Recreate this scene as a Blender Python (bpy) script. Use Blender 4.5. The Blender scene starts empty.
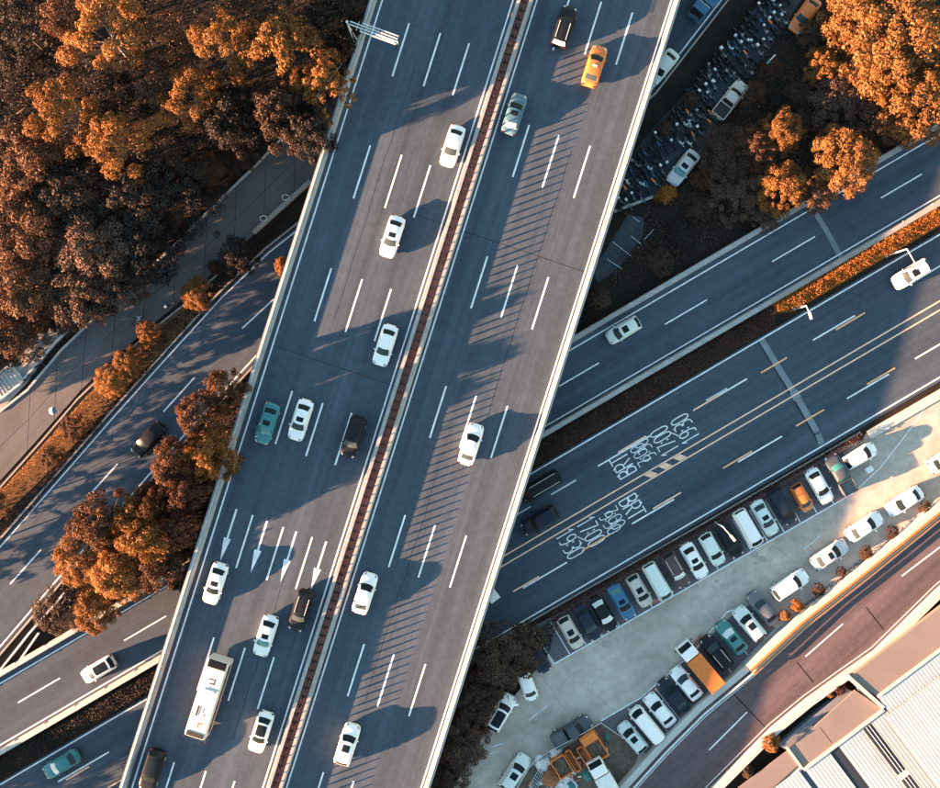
import bpy, math, random
import numpy as np
from mathutils import Vector, Matrix

rnd = random.Random(7)
C = bpy.context.scene.collection
SC = bpy.context.scene

# ------------------------------------------------------------------ camera, sky, sun, exposure
CAM_H = 130.0            # drone height above the ground, metres
PXM = 8.6                # survey scale: photo pixels per metre on the ground
def P(px, py, z=0.0):    # survey point -> world metres
    k = (CAM_H - z) / CAM_H / PXM
    return Vector(((px - 470) * k, (394 - py) * k, z))

cam = bpy.data.objects.new('camera', bpy.data.cameras.new('camera'))
C.objects.link(cam)
cam.location = (0, 0, CAM_H)
cam.data.sensor_width = 36
cam.data.lens = 36 * CAM_H / (940 / PXM)
cam.data.clip_end = 3000
SC.camera = cam

SUN_EL = math.radians(9.4)
LIGHT = Vector((math.cos(math.radians(20)), math.sin(math.radians(20)), 0))   # where the light travels to
w = bpy.data.worlds.new('World'); SC.world = w; w.use_nodes = True
nt = w.node_tree
bg = nt.nodes['Background']
sky = nt.nodes.new('ShaderNodeTexSky')
sky.sky_type = 'NISHITA'; sky.sun_disc = False
sky.sun_elevation = SUN_EL
sky.sun_rotation = math.atan2(-LIGHT.x, -LIGHT.y)
sky.altitude = 0; sky.air_density = 1.5; sky.dust_density = 0.1; sky.ozone_density = 1.5
nt.links.new(sky.outputs[0], bg.inputs[0])
bg.inputs[1].default_value = 0.05

sd = bpy.data.lights.new('sun', 'SUN')
sd.energy = 5.0; sd.angle = math.radians(0.5); sd.color = (1.0, 0.50, 0.27)
so = bpy.data.objects.new('sun', sd); C.objects.link(so)
so.rotation_euler = (LIGHT * math.cos(SUN_EL) - Vector((0, 0, math.sin(SUN_EL)))).to_track_quat('-Z', 'Y').to_euler()
so.location = (-200, -80, 60)

SC.view_settings.view_transform = 'Standard'
SC.view_settings.look = 'None'
SC.view_settings.exposure = 3.7
SC.view_settings.gamma = 1.0

# ------------------------------------------------------------------ materials
def principled(name, rough=0.6, spec=0.3, metal=0.0):
    m = bpy.data.materials.new(name); m.use_nodes = True
    b = m.node_tree.nodes['Principled BSDF']
    b.inputs['Roughness'].default_value = rough
    b.inputs['Specular IOR Level'].default_value = spec
    b.inputs['Metallic'].default_value = metal
    return m, m.node_tree, b

def surf(name, col, rough=0.85, spec=0.2, layers=(), bump=0.0, bscale=8.0):
    """layers: (scale_x, scale_y, angle, detail, amount): noise that lightens and darkens the base"""
    m, t, b = principled(name, rough, spec)
    geo = t.nodes.new('ShaderNodeNewGeometry')
    prev = None
    for sx, sy, ang, det, amt in layers:
        mp = t.nodes.new('ShaderNodeMapping'); mp.vector_type = 'POINT'
        rt = t.nodes.new('ShaderNodeVectorRotate'); rt.rotation_type = 'Z_AXIS'
        rt.inputs['Angle'].default_value = -ang
        t.links.new(geo.outputs['Position'], rt.inputs['Vector'])
        mp.inputs['Scale'].default_value = (sx, sy, (sx + sy) / 2)
        t.links.new(rt.outputs[0], mp.inputs['Vector'])
        n = t.nodes.new('ShaderNodeTexNoise')
        n.inputs['Scale'].default_value = 1.0; n.inputs['Detail'].default_value = det
        n.inputs['Roughness'].default_value = 0.6
        t.links.new(mp.outputs[0], n.inputs['Vector'])
        ma = t.nodes.new('ShaderNodeMath'); ma.operation = 'MULTIPLY_ADD'
        ma.inputs[1].default_value = amt; ma.inputs[2].default_value = 1 - amt * 0.5
        t.links.new(n.outputs['Fac'], ma.inputs[0])
        if prev is None: prev = ma
        else:
            mu = t.nodes.new('ShaderNodeMath'); mu.operation = 'MULTIPLY'
            t.links.new(prev.outputs[0], mu.inputs[0]); t.links.new(ma.outputs[0], mu.inputs[1]); prev = mu
    if prev is None:
        b.inputs['Base Color'].default_value = (*col, 1)
    else:
        vs = t.nodes.new('ShaderNodeVectorMath'); vs.operation = 'SCALE'
        vs.inputs[0].default_value = col
        t.links.new(prev.outputs[0], vs.inputs['Scale'])
        t.links.new(vs.outputs[0], b.inputs['Base Color'])
    if bump:
        n = t.nodes.new('ShaderNodeTexNoise'); n.inputs['Scale'].default_value = bscale; n.inputs['Detail'].default_value = 4
        t.links.new(geo.outputs['Position'], n.inputs['Vector'])
        bp = t.nodes.new('ShaderNodeBump'); bp.inputs['Strength'].default_value = bump; bp.inputs['Distance'].default_value = 0.02
        t.links.new(n.outputs['Fac'], bp.inputs['Height']); t.links.new(bp.outputs[0], b.inputs['Normal'])
    return m

A_DECK = math.radians(90 - 17.64)
A_BRT = math.radians(30.3)
A_SIDE = math.radians(48)
A_SLIP = math.radians(42)
ASPH = (0.045, 0.064, 0.086)
def asphalt(name, ang, col=ASPH):
    return surf(name, col, 0.9, 0.15, (
        (0.010, 0.55, ang, 3, 1.1), (0.04, 2.6, ang, 4, 0.55), (0.10, 0.14, ang, 6, 0.45), (9, 9, 0, 6, 0.85), (1.2, 1.2, 0, 6, 0.6)))
M = {}
M['deck'] = asphalt('deck_asphalt', A_DECK)
M['brt'] = asphalt('bus_road_asphalt', A_BRT)
M['side'] = asphalt('side_road_asphalt', A_SIDE)
M['slip'] = asphalt('slip_road_asphalt', A_SLIP, (0.086, 0.068, 0.074))
M['dark_paving'] = asphalt('dark_paving', A_SIDE, (0.04, 0.05, 0.06))
M['concrete'] = surf('concrete', (0.27, 0.28, 0.28), 0.85, 0.2, ((0.5, 0.5, 0, 6, 0.5), (6, 6, 0, 5, 0.3), (1.6, 0.1, A_DECK, 4, 0.7)))
M['old_concrete'] = surf('old_concrete', (0.24, 0.235, 0.225), 0.9, 0.15, ((0.5, 0.5, 0, 6, 0.7), (6, 6, 0, 5, 0.4)))
M['white_concrete'] = surf('white_concrete', (0.36, 0.37, 0.36), 0.8, 0.2, ((0.8, 0.8, 0, 6, 0.35), (8, 8, 0, 4, 0.2)))
M['lot'] = surf('lot_concrete', (0.335, 0.310, 0.272), 0.9, 0.15, ((0.11, 0.16, A_BRT, 6, 1.3), (0.9, 0.9, 0, 8, 0.8), (6, 6, 0, 6, 0.3), (0.05, 0.5, A_BRT, 4, 0.45)))
M['bay'] = surf('bay_paving', (0.105, 0.105, 0.115), 0.9, 0.15, ((0.4, 0.4, 0, 6, 0.7), (6, 6, 0, 6, 0.4)))
M['kerb_red'] = surf('red_kerb_paint', (0.34, 0.13, 0.11), 0.8, 0.2, ((1.5, 1.5, 0, 5, 0.9),))
M['slab'] = surf('slab_concrete', (0.088, 0.092, 0.098), 0.9, 0.15, ((0.25, 0.4, A_SIDE, 6, 0.8), (5, 5, 0, 6, 0.4), (0.08, 1.6, A_SIDE, 4, 0.4)))
M['soil'] = surf('dark_soil', (0.022, 0.018, 0.015), 0.95, 0.05, ((0.3, 0.3, 0, 6, 1.1), (4, 4, 0, 6, 0.8)), bump=0.6, bscale=3)
M['verge'] = surf('dry_grass', (0.10, 0.058, 0.028), 0.95, 0.05, ((0.8, 0.8, 0, 6, 1.1), (6, 6, 0, 6, 0.8)), bump=0.8, bscale=6)
M['paint'] = surf('white_road_paint', (0.60, 0.64, 0.66), 0.7, 0.2, ((1.4, 1.4, 0, 6, 0.9), (12, 12, 0, 4, 0.9)))
M['worn_paint'] = surf('worn_road_paint', (0.42, 0.47, 0.50), 0.7, 0.2, ((1.4, 1.4, 0, 6, 0.9), (12, 12, 0, 4, 0.8)))
M['yellow'] = surf('orange_road_paint', (0.72, 0.36, 0.16), 0.7, 0.2, ((1.4, 1.4, 0, 6, 0.6),))
M['pink'] = surf('faded_orange_road_paint', (0.74, 0.46, 0.31), 0.7, 0.2, ((1.4, 1.4, 0, 6, 0.6),))
M['patch'] = surf('grey_road_patch', (0.15, 0.185, 0.215), 0.85, 0.2, ((0.7, 0.7, 0, 6, 1.0), (6, 6, 0, 5, 0.4)))
M['joint'] = surf('black_joint', (0.010, 0.011, 0.013), 0.9, 0.1)
M['tar'] = surf('tar_repair', (0.022, 0.027, 0.034), 0.8, 0.2, ((2, 2, 0, 5, 0.6),))
M['stain'] = surf('oil_stain', (0.285, 0.266, 0.235), 0.9, 0.15, ((1.2, 1.2, 0, 6, 0.7),))
M['red_bed'] = surf('red_brown_bed', (0.23, 0.10, 0.082), 0.95, 0.1, ((0.06, 0.06, 0, 2, 0.9), (0.9, 0.9, 0, 6, 1.1), (7, 7, 0, 5, 0.9)), bump=0.8)
M['steel'] = surf('galvanised_steel', (0.45, 0.50, 0.52), 0.5, 0.4, ((3, 3, 0, 4, 0.3),))
M['dark_steel'] = surf('dark_steel', (0.022, 0.024, 0.027), 0.5, 0.3)
M['lamp_white'] = surf('white_lamp_post', (0.72, 0.72, 0.70), 0.5, 0.3)
M['roof'] = surf('pale_roof_sheet', (0.26, 0.34, 0.38), 0.6, 0.3, ((0.3, 0.3, 0, 5, 0.25), (3, 3, 0, 5, 0.15), (0.04, 1.2, math.radians(-53), 4, 0.3)))
M['pink_roof'] = surf('pink_roof_screed', (0.165, 0.145, 0.135), 0.9, 0.1, ((0.3, 0.3, 0, 6, 0.4), (6, 6, 0, 5, 0.25)))
M['facade'] = surf('blue_grey_wall', (0.14, 0.16, 0.19), 0.8, 0.2, ((1, 1, 0, 5, 0.3),))
M['skylight'] = surf('dark_skylight', (0.02, 0.026, 0.032), 0.35, 0.4)
M['rail_orange'] = surf('orange_rail_paint', (0.34, 0.12, 0.025), 0.6, 0.3, ((2, 2, 0, 4, 0.4),))
M['bark'] = surf('pale_bark', (0.20, 0.17, 0.15), 0.9, 0.1, ((4, 4, 0, 5, 0.6),))
M['dark_bark'] = surf('brown_bark', (0.07, 0.05, 0.04), 0.9, 0.1, ((4, 4, 0, 5, 0.6),))
M['skip_orange'] = surf('orange_steel', (0.56, 0.165, 0.035), 0.6, 0.3, ((1.5, 1.5, 0, 5, 0.5), (8, 8, 0, 4, 0.3)))
M['rust'] = surf('rusty_scrap', (0.26, 0.11, 0.055), 0.9, 0.1, ((2, 2, 0, 6, 1.0), (9, 9, 0, 5, 0.7)), bump=1.0)
M['rubble'] = surf('brown_rubble', (0.12, 0.095, 0.075), 0.95, 0.05, ((2, 2, 0, 6, 1.2), (.5, .5, 0, 5, 1.4)), bump=1.0)
M['teal_sheet'] = surf('teal_sheet', (0.04, 0.17, 0.17), 0.6, 0.3, ((2, 2, 0, 5, 0.7),))
M['white_sheet'] = surf('white_sheet', (0.58, 0.60, 0.58), 0.7, 0.3, ((1, 1, 0, 5, 0.5),))

def paint_mat(name, col, rough=0.32):
    dark = max(col) < 0.09
    m, t, b = principled(name, rough, 0.16 if dark else 0.4)
    b.inputs['Base Color'].default_value = (*col, 1)
    b.inputs['Coat Weight'].default_value = 0.06 if dark else 0.3; b.inputs['Coat Roughness'].default_value = 0.08
    n = t.nodes.new('ShaderNodeTexNoise'); n.inputs['Scale'].default_value = 2.2; n.inputs['Detail'].default_value = 5
    g = t.nodes.new('ShaderNodeNewGeometry'); t.links.new(g.outputs['Position'], n.inputs['Vector'])
    r = t.nodes.new('ShaderNodeMapRange'); r.inputs[3].default_value = rough - 0.1; r.inputs[4].default_value = rough + 0.22
    t.links.new(n.outputs['Fac'], r.inputs[0]); t.links.new(r.outputs[0], b.inputs['Roughness'])
    return m
PAINT = {k: paint_mat('car_paint_' + k, c) for k, c in dict(
    white=(0.70, 0.71, 0.70), cream=(0.66, 0.65, 0.58), silver=(0.42, 0.45, 0.46), mint=(0.50, 0.58, 0.56), beige=(0.42, 0.39, 0.35),
    black=(0.008, 0.010, 0.013), navy=(0.013, 0.020, 0.034), grey=(0.10, 0.11, 0.125), brown=(0.075, 0.055, 0.055),
    teal=(0.02, 0.145, 0.165), green=(0.035, 0.16, 0.155), blue=(0.02, 0.10, 0.20), steelblue=(0.045, 0.11, 0.15), orange=(0.50, 0.135, 0.03),
    slate=(0.055, 0.07, 0.085)).items()}
def simple(name, col, rough, spec=0.4, metal=0.0):
    m, t, b = principled(name, rough, spec, metal); b.inputs['Base Color'].default_value = (*col, 1); return m
M['glass'] = simple('dark_car_glass', (0.010, 0.016, 0.020), 0.3, 0.07)
M['glass_teal'] = simple('teal_car_glass', (0.03, 0.16, 0.16), 0.12, 0.5)
M['glass_pale'] = simple('glass_painted_reflection', (0.48, 0.52, 0.54), 0.2, 0.5)  # reflection painted in as a pale base colour
M['glass_mid'] = simple('grey_car_glass', (0.030, 0.045, 0.054), 0.3, 0.10)
M['tyre'] = simple('black_rubber', (0.014, 0.014, 0.015), 0.85, 0.2)
M['trim'] = simple('black_trim', (0.02, 0.021, 0.023), 0.6, 0.3)
M['chrome'] = simple('bright_trim', (0.6, 0.62, 0.63), 0.3, 0.5)
M['lamp'] = simple('headlamp_lens', (0.28, 0.30, 0.31), 0.15, 0.5)
M['tail'] = simple('tail_lamp_lens', (0.10, 0.008, 0.007), 0.25, 0.5)
M['sheet_grey'] = surf('grey_steel_bed', (0.16, 0.17, 0.18), 0.7, 0.3, ((2, 2, 0, 5, 0.6),))

def leaf_mat(name, cols, transl=0.25):
    m = bpy.data.materials.new(name); m.use_nodes = True; t = m.node_tree
    b = t.nodes['Principled BSDF']; out = t.nodes['Material Output']
    b.inputs['Roughness'].default_value = 0.65; b.inputs['Specular IOR Level'].default_value = 0.2
    g = t.nodes.new('ShaderNodeNewGeometry'); oi = t.nodes.new('ShaderNodeObjectInfo')
    n = t.nodes.new('ShaderNodeTexNoise'); n.inputs['Scale'].default_value = 0.45; n.inputs['Detail'].default_value = 3
    t.links.new(g.outputs['Position'], n.inputs['Vector'])
    a = t.nodes.new('ShaderNodeMath'); a.operation = 'MULTIPLY_ADD'; a.inputs[1].default_value = 0.55
    t.links.new(g.outputs['Random Per Island'], a.inputs[0])
    a2 = t.nodes.new('ShaderNodeMath'); a2.operation = 'MULTIPLY_ADD'; a2.inputs[1].default_value = 0.9; a2.inputs[2].default_value = -0.25
    t.links.new(n.outputs['Fac'], a2.inputs[0]); t.links.new(a2.outputs[0], a.inputs[2])
    r = t.nodes.new('ShaderNodeValToRGB')
    els = r.color_ramp.elements
    while len(els) < len(cols): els.new(0.5)
    for i, c in enumerate(cols):
        els[i].position = i / (len(cols) - 1); els[i].color = (*c, 1)
    t.links.new(a.outputs[0], r.inputs[0])
    hs = t.nodes.new('ShaderNodeHueSaturation')
    mr = t.nodes.new('ShaderNodeMapRange'); mr.inputs[3].default_value = 0.75; mr.inputs[4].default_value = 1.25
    t.links.new(oi.outputs['Random'], mr.inputs[0]); t.links.new(mr.outputs[0], hs.inputs['Value'])
    t.links.new(r.outputs[0], hs.inputs['Color'])
    t.links.new(hs.outputs[0], b.inputs['Base Color'])
    tr = t.nodes.new('ShaderNodeBsdfTranslucent'); t.links.new(hs.outputs[0], tr.inputs[0])
    mx = t.nodes.new('ShaderNodeMixShader'); mx.inputs[0].default_value = transl
    t.links.new(b.outputs[0], mx.inputs[1]); t.links.new(tr.outputs[0], mx.inputs[2]); t.links.new(mx.outputs[0], out.inputs[0])
    return m
M['leaf_orange'] = leaf_mat('amber_leaves', [(0.085, 0.042, 0.018), (0.200, 0.093, 0.028), (0.30, 0.145, 0.050)])  # brightened so the sun on the crowns sits in the leaf colour
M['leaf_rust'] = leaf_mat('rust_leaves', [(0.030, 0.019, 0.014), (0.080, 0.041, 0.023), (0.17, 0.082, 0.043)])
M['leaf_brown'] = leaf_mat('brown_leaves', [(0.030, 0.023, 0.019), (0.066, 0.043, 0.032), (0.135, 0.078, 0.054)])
M['leaf_dark'] = leaf_mat('shade_toned_leaves', [(0.011, 0.011, 0.010), (0.020, 0.017, 0.015), (0.060, 0.042, 0.034)])  # darkened so the shade among the trees is put into the leaf colour
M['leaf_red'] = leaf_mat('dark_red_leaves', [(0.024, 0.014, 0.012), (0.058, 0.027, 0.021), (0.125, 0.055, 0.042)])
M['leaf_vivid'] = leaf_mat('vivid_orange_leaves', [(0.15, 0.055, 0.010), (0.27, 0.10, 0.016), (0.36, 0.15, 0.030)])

# ------------------------------------------------------------------ mesh helpers
class MB:
    def __init__(s): s.v = []; s.f = []; s.m = []
    def add(s, vs, fs, mi=0):
        o = len(s.v); s.v += [tuple(v) for v in vs]
        s.f += [tuple(i + o for i in f) for f in fs]; s.m += [mi] * len(fs)
        return s
    def quad(s, a, b, c, d, mi=0): return s.add([a, b, c, d], [(0, 1, 2, 3)], mi)
    def box(s, c, size, ang=0.0, mi=0, top=1.0):
        hx, hy, hz = size[0] / 2, size[1] / 2, size[2] / 2
        ca, sa = math.cos(ang), math.sin(ang)
        vs = []
        for z, k in ((-hz, 1.0), (hz, top)):
            for x, y in ((-hx, -hy), (hx, -hy), (hx, hy), (-hx, hy)):
                x *= k; y *= k
                vs.append((c[0] + x * ca - y * sa, c[1] + x * sa + y * ca, c[2] + z))
        return s.add(vs, [(3, 2, 1, 0), (4, 5, 6, 7), (0, 1, 5, 4), (1, 2, 6, 5), (2, 3, 7, 6), (3, 0, 4, 7)], mi)
    def tube(s, a, b, r0, r1=None, n=6, mi=0):
        a = Vector(a); b = Vector(b); r1 = r0 if r1 is None else r1
        d = (b - a).normalized(); u = d.orthogonal().normalized(); w_ = d.cross(u)
        vs = [a + (u * math.cos(t) + w_ * math.sin(t)) * r0 for t in [2 * math.pi * i / n for i in range(n)]]
        vs += [b + (u * math.cos(t) + w_ * math.sin(t)) * r1 for t in [2 * math.pi * i / n for i in range(n)]]
        fs = [(i, (i + 1) % n, n + (i + 1) % n, n + i) for i in range(n)] + [tuple(range(n))[::-1], tuple(range(n, 2 * n))]
        return s.add(vs, fs, mi)
    def prism(s, pts, z0, z1, mi=0):      # counter-clockwise or not: fixed here
        pts = [(p[0], p[1]) for p in pts]
        ar = sum(pts[i][0] * pts[(i + 1) % len(pts)][1] - pts[(i + 1) % len(pts)][0] * pts[i][1] for i in range(len(pts)))
        if ar < 0: pts = pts[::-1]
        n = len(pts)
        vs = [(x, y, z0) for x, y in pts] + [(x, y, z1) for x, y in pts]
        fs = [tuple(range(n, 2 * n)), tuple(range(n))[::-1]] + [(i, (i + 1) % n, n + (i + 1) % n, n + i) for i in range(n)]
        return s.add(vs, fs, mi)
    def flat(s, pts, z, mi=0):
        pts = [(p[0], p[1]) for p in pts]
        ar = sum(pts[i][0] * pts[(i + 1) % len(pts)][1] - pts[(i + 1) % len(pts)][0] * pts[i][1] for i in range(len(pts)))
        if ar < 0: pts = pts[::-1]
        return s.add([(x, y, z) for x, y in pts], [tuple(range(len(pts)))], mi)
    def sweep(s, line, prof, closed=True, mi=0):
        """line: world points; prof: (offset to the right of travel, z added)"""
        line = [Vector(p) for p in line]; n = len(line); k = len(prof)
        rows = []
        for i, p in enumerate(line):
            d0 = (line[i] - line[i - 1]) if i else (line[1] - line[0])
            d1 = (line[i + 1] - line[i]) if i < n - 1 else d0
            d0 = Vector((d0.x, d0.y)).normalized(); d1 = Vector((d1.x, d1.y)).normalized()
            n0 = Vector((d0.y, -d0.x)); n1 = Vector((d1.y, -d1.x))
            mi_ = (n0 + n1).normalized(); sc = 1 / max(0.3, mi_.dot(n0))
            rows.append([(p.x + mi_.x * o * sc, p.y + mi_.y * o * sc, p.z + z) for o, z in prof])
        vs = [v for r in rows for v in r]; fs = []
        for i in range(n - 1):
            for j in range(k if closed else k - 1):
                a, b = i * k + j, i * k + (j + 1) % k
                fs.append((a, b, b + k, a + k))
        if closed: fs += [tuple(range(k))[::-1], tuple(range((n - 1) * k, n * k))]
        return s.add(vs, fs, mi)

def link(name, me, mats, parent=None):
    o = bpy.data.objects.new(name, me); C.objects.link(o)
    if parent is not None: o.parent = parent
    return o
def mesh(name, mb, smooth=False, mats=()):
    me = bpy.data.meshes.new(name); me.from_pydata(mb.v, [], mb.f)
    for m in mats: me.materials.append(m)
    if len(mats) > 1: me.polygons.foreach_set('material_index', mb.m)
    if smooth: me.polygons.foreach_set('use_smooth', [True] * len(mb.f))
    me.update(); return me
def obj(name, mb, mats, parent=None, smooth=False, local=False):
    """mb in world metres unless local; a child's mesh is kept relative to its (unrotated) parent"""
    if not isinstance(mats, (list, tuple)): mats = [mats]
    if parent is not None and not local:
        q = parent; off = Vector((0, 0, 0))
        while q is not None: off += q.location; q = q.parent
        mb.v = [(x - off.x, y - off.y, z - off.z) for x, y, z in mb.v]
    return link(name, mesh(name, mb, smooth, mats), mats, parent)
def tag(o, label=None, cat=None, group=None, kind=None):
    if label: o['label'] = label
    if cat: o['category'] = cat
    if group: o['group'] = group
    if kind: o['kind'] = kind
    return o
def thing(name, label, cat, loc=(0, 0, 0), rz=0.0, group=None, scale=None):
    o = bpy.data.objects.new(name, None); C.objects.link(o)
    o.location = loc; o.rotation_euler = (0, 0, rz); o.empty_display_size = 0.3
    if scale: o.scale = scale
    return tag(o, label, cat, group)
def struct(name, mb, mats, smooth=False): return tag(obj(name, mb, mats, smooth=smooth), kind='structure')
def strip(a, b, wd, z=None):
    m = MB(); m.sweep([a, b], [(-wd / 2, 0), (wd / 2, 0)], closed=False); m.f = [f[::-1] for f in m.f]; return m
def ribbon(line, o0, o1):
    m = MB(); m.sweep(line, [(o0, 0), (o1, 0)], closed=False)
    m.f = [f[::-1] for f in m.f]
    return m
def px_line(pts, z): return [P(x, y, z) for x, y in pts]
def heading(dx, dy): return math.atan2(-dy, dx)

# ------------------------------------------------------------------ ground
g = MB(); g.flat([(-700, -700), (700, -700), (700, 700), (-700, 700)], -0.06)
struct('ground', g, M['soil'])

# ------------------------------------------------------------------ the flyover
ZD = 6.8; KD = -0.318
def D(x0, y, z=ZD): return P(x0 + KD * y, y, z)
YA, YB = -170, 960
fly = thing('flyover', 'wide elevated motorway running diagonally from top to bottom with two carriageways and a planted median', 'flyover', D(525, 394, 0))
def dline(x0, z=ZD, ya=YA, yb=YB): return [D(x0, ya, z), D(x0, yb, z)]        # runs down the photo: right of travel is photo-left
dk = MB()
hw = (D(681, 0) - D(369, 0)).length * 0.953 / 2
dk.sweep(dline(525), [(-hw, 0), (hw, 0), (hw, -0.45), (hw - 3.2, -0.8), (hw - 4.2, -2.0), (-hw + 4.2, -2.0), (-hw + 3.2, -0.8), (-hw, -0.45)])
obj('deck', dk, M['deck'], fly)
BH = 1.0
def dwall(xa, xb, name, mat, h=BH, flare=0.12):
    m = MB(); z = ZD + h
    wd = abs(xb - xa) * 0.953 * (CAM_H - z) / CAM_H / PXM
    m.sweep([D((xa + xb) / 2, YA, z), D((xa + xb) / 2, YB, z)],
            [(-wd / 2, 0), (wd / 2, 0), (wd / 2 + flare * 0.3, -h * 0.55), (wd / 2 + flare, -h + 0.004), (-wd / 2 - flare, -h + 0.004), (-wd / 2 - flare * 0.3, -h * 0.55)])
    return obj(name, m, mat, fly)
dwall(369.6, 374.4, 'parapet', M['concrete'])
dwall(676.0, 680.4, 'parapet', M['concrete'])
dwall(517.2, 520.6, 'median_wall', M['concrete'], 0.98)
dwall(529.2, 532.2, 'median_wall', M['concrete'], 0.98)
for xa in (372.0, 678.2):
    m = MB(); m.sweep([D(xa, YA, ZD + BH + 0.045), D(xa, YB, ZD + BH + 0.045)], [(-0.04, 0.04), (0.04, 0.04), (0.04, -0.04), (-0.04, -0.04)])
    y = YA + 8
    while y < YB:
        m.box(D(xa, y, ZD + BH + 0.03), (0.2, 0.2, 0.05)); y += 18
    obj('parapet_rail', m, M['steel'], fly)
bed = MB(); bed.sweep(dline(524.9, ZD + 0.52), [(-0.46, 0), (0.46, 0), (0.46, -0.5), (-0.46, -0.5)])
obj('median_bed', bed, M['red_bed'], fly)
post_me = None
pm = MB(); pm.box((0, 0, 0.80), (0.10, 0.10, 1.60)); pm.box((0, 0, 0.36), (0.66, 0.07, 0.1)); pm.box((0.27, 0, 0.36), (0.10, 0.17, 0.12)); pm.box((-0.27, 0, 0.36), (0.10, 0.17, 0.12)); pm.box((0, 0.0, 1.0), (0.16, 0.13, 0.5))
post_me = mesh('anti_glare_post', pm, False, [M['joint']])
y = -40
fl = fly.location
while y < 830:
    o = link('anti_glare_post', post_me, None, fly)
    o.location = D(524.9, y, ZD + 0.5) - Vector(fl); o.rotation_euler = (0, 0, -math.radians(17.64)); y += 8.65
ZP = ZD + 0.006
def deck_line(x0, wd=0.17, mat='paint', name='edge_line'):
    obj(name, strip(D(x0, YA, ZP), D(x0, YB, ZP), wd), M[mat], fly)
for x0 in (382.4, 513.2, 537.0, 671.6): deck_line(x0)
DASH = [
    (416.6, [-98, 23.4, 145.5, 268.3, 391, 515, 637.3, 762], 53),
    (451.0, [-89, 33.2, 155, 279.2, 403, 527, 647.5, 771], 53),
    (483.0, [-79, 43.4, 165.5, 289, 413, 537, 657, 781], 52),
    (569.0, [-128, 2.5 - 4, 125, 256.3, 386, 515, 644, 772], 52),
    (602.0, [-120, 2, 135.3, 265.2, 395.5, 525, 654, 781], 52.5),
    (636.6, [-118, 12.8, 146, 277.2, 406, 535.5, 664, 790], 52)]
for x0, ys, ln in DASH:
    for y in ys:
        obj('lane_dash', strip(D(x0, y, ZP), D(x0, y + ln, ZP), 0.19), M['paint'], fly)
for x0, y0, y1 in ((398.5, 509, 561), (432.8, 521, 573), (465.4, 531.5, 582), (498.4, 541.5, 590)):
    a, b = D(x0, y0, ZP), D(x0, y1, ZP)
    d = (b - a).normalized(); n = Vector((-d.y, d.x, 0)); L = (b - a).length
    pts = [a - n * 0.11, a + n * 0.11, a + d * L * .56 + n * 0.11, a + d * L * .56 + n * 0.40, b, a + d * L * .56 - n * 0.40, a + d * L * .56 - n * 0.11]
    obj('lane_arrow', MB().flat(pts, ZP), M['paint'], fly)
for a, b in (((264, 342.5), (393, 385.5)), ((410, 213), (584, 271.8))):
    obj('expansion_joint', strip(P(*a, ZD + 0.004), P(*b, ZD + 0.004), 0.10), M['tar'], fly)
for x0, y0, y1, wd in ((620, 150, 420, 0.09), (588, 470, 700, 0.08), (436, 60, 320, 0.07), (468, 560, 740, 0.08)):
    m = MB(); pts = []
    for i in range(14):
        t = i / 13; pts.append(D(x0 + rnd.uniform(-1.1, 1.1), y0 + (y1 - y0) * t, ZD + 0.003))
    m.sweep(pts, [(-wd / 2, 0), (wd / 2, 0)], closed=False); m.f = [f[::-1] for f in m.f]
    obj('tar_seam', m, M['tar'], fly)
for y in (-60, 190, 745, 900):
    for x0 in (450, 600):
        c = D(x0, y, 0); m = MB(); m.prism([(c.x + 0.8 * math.cos(t), c.y + 0.8 * math.sin(t)) for t in [i * math.pi / 8 for i in range(16)]], -0.3, 4.2)
        obj('pier', m, M['old_concrete'], fly)

# overhead sign gantry on the left parapet
ga = thing('sign_gantry', 'pale steel truss arm reaching over the left edge of the flyover near the top', 'gantry', P(347, 24, 0))
zt = ZD + 5.2
p0, p1 = P(347, 22, zt), P(397, 40.5, zt)
d = (p1 - p0).normalized(); n = Vector((-d.y, d.x, 0))
m = MB(); m.tube(P(347, 22, -0.1), P(347, 22, zt + 0.3), 0.22, 0.15, 8); obj('post', m, M['steel'], ga, True)
for k in (-0.45, -0.15, 0.15, 0.45):
    m = MB(); a = p0 + d * (1.6 if abs(k) > 0.3 else 0.3) + n * k; m.box((a + p1 + n * k) / 2, ((p1 + n * k - a).length, 0.09, 0.16), math.atan2(d.y, d.x)); obj('truss_rail', m, M['steel'], ga)
for i in range(11):
    q = p0 + d * (1.2 + i * 0.44); m = MB(); m.box(q + Vector((0, 0, -0.1)), (0.06, 0.98, 0.05), math.atan2(d.y, d.x)); obj('cross_bar', m, M['steel'], ga)
m = MB(); m.box((p0 + p1) / 2 + d * 1.6 + Vector((0, 0, -0.75)), (2.6, 0.1, 1.1), math.atan2(d.y, d.x)); obj('sign_panel', m, M['steel'], ga)
for q in ((354.5, 44), (357, 40)):
    m = MB(); m.tube(P(347.5, 24, zt - 0.1), P(*q, ZD + 0.7), 0.07, 0.07, 6); obj('stay', m, M['steel'], ga)
m = MB(); m.box((P(347, 22, 1.0) + P(356, 30, 1.0)) / 2 + Vector((0, 0, ZD - 1.4)), (1.3, 0.3, 0.3), heading(9, 5)); obj('bracket', m, M['steel'], ga)

# white board fixed beyond the right parapet
sb = thing('road_sign', 'white sign board peeping out behind the right parapet above the bus lane', 'sign', P(492, 594, 0))
m = MB(); m.tube(P(493, 594, -0.05), P(493, 594, 4.9), 0.09, 0.09, 8); obj('post', m, M['steel'], sb, True)
m = MB(); a = heading(0.6, 0.8)
m.box(P(492, 595, 5.0), (1.5, 1.2, 0.14), a); obj('panel', m, M['white_sheet'], sb)

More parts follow.
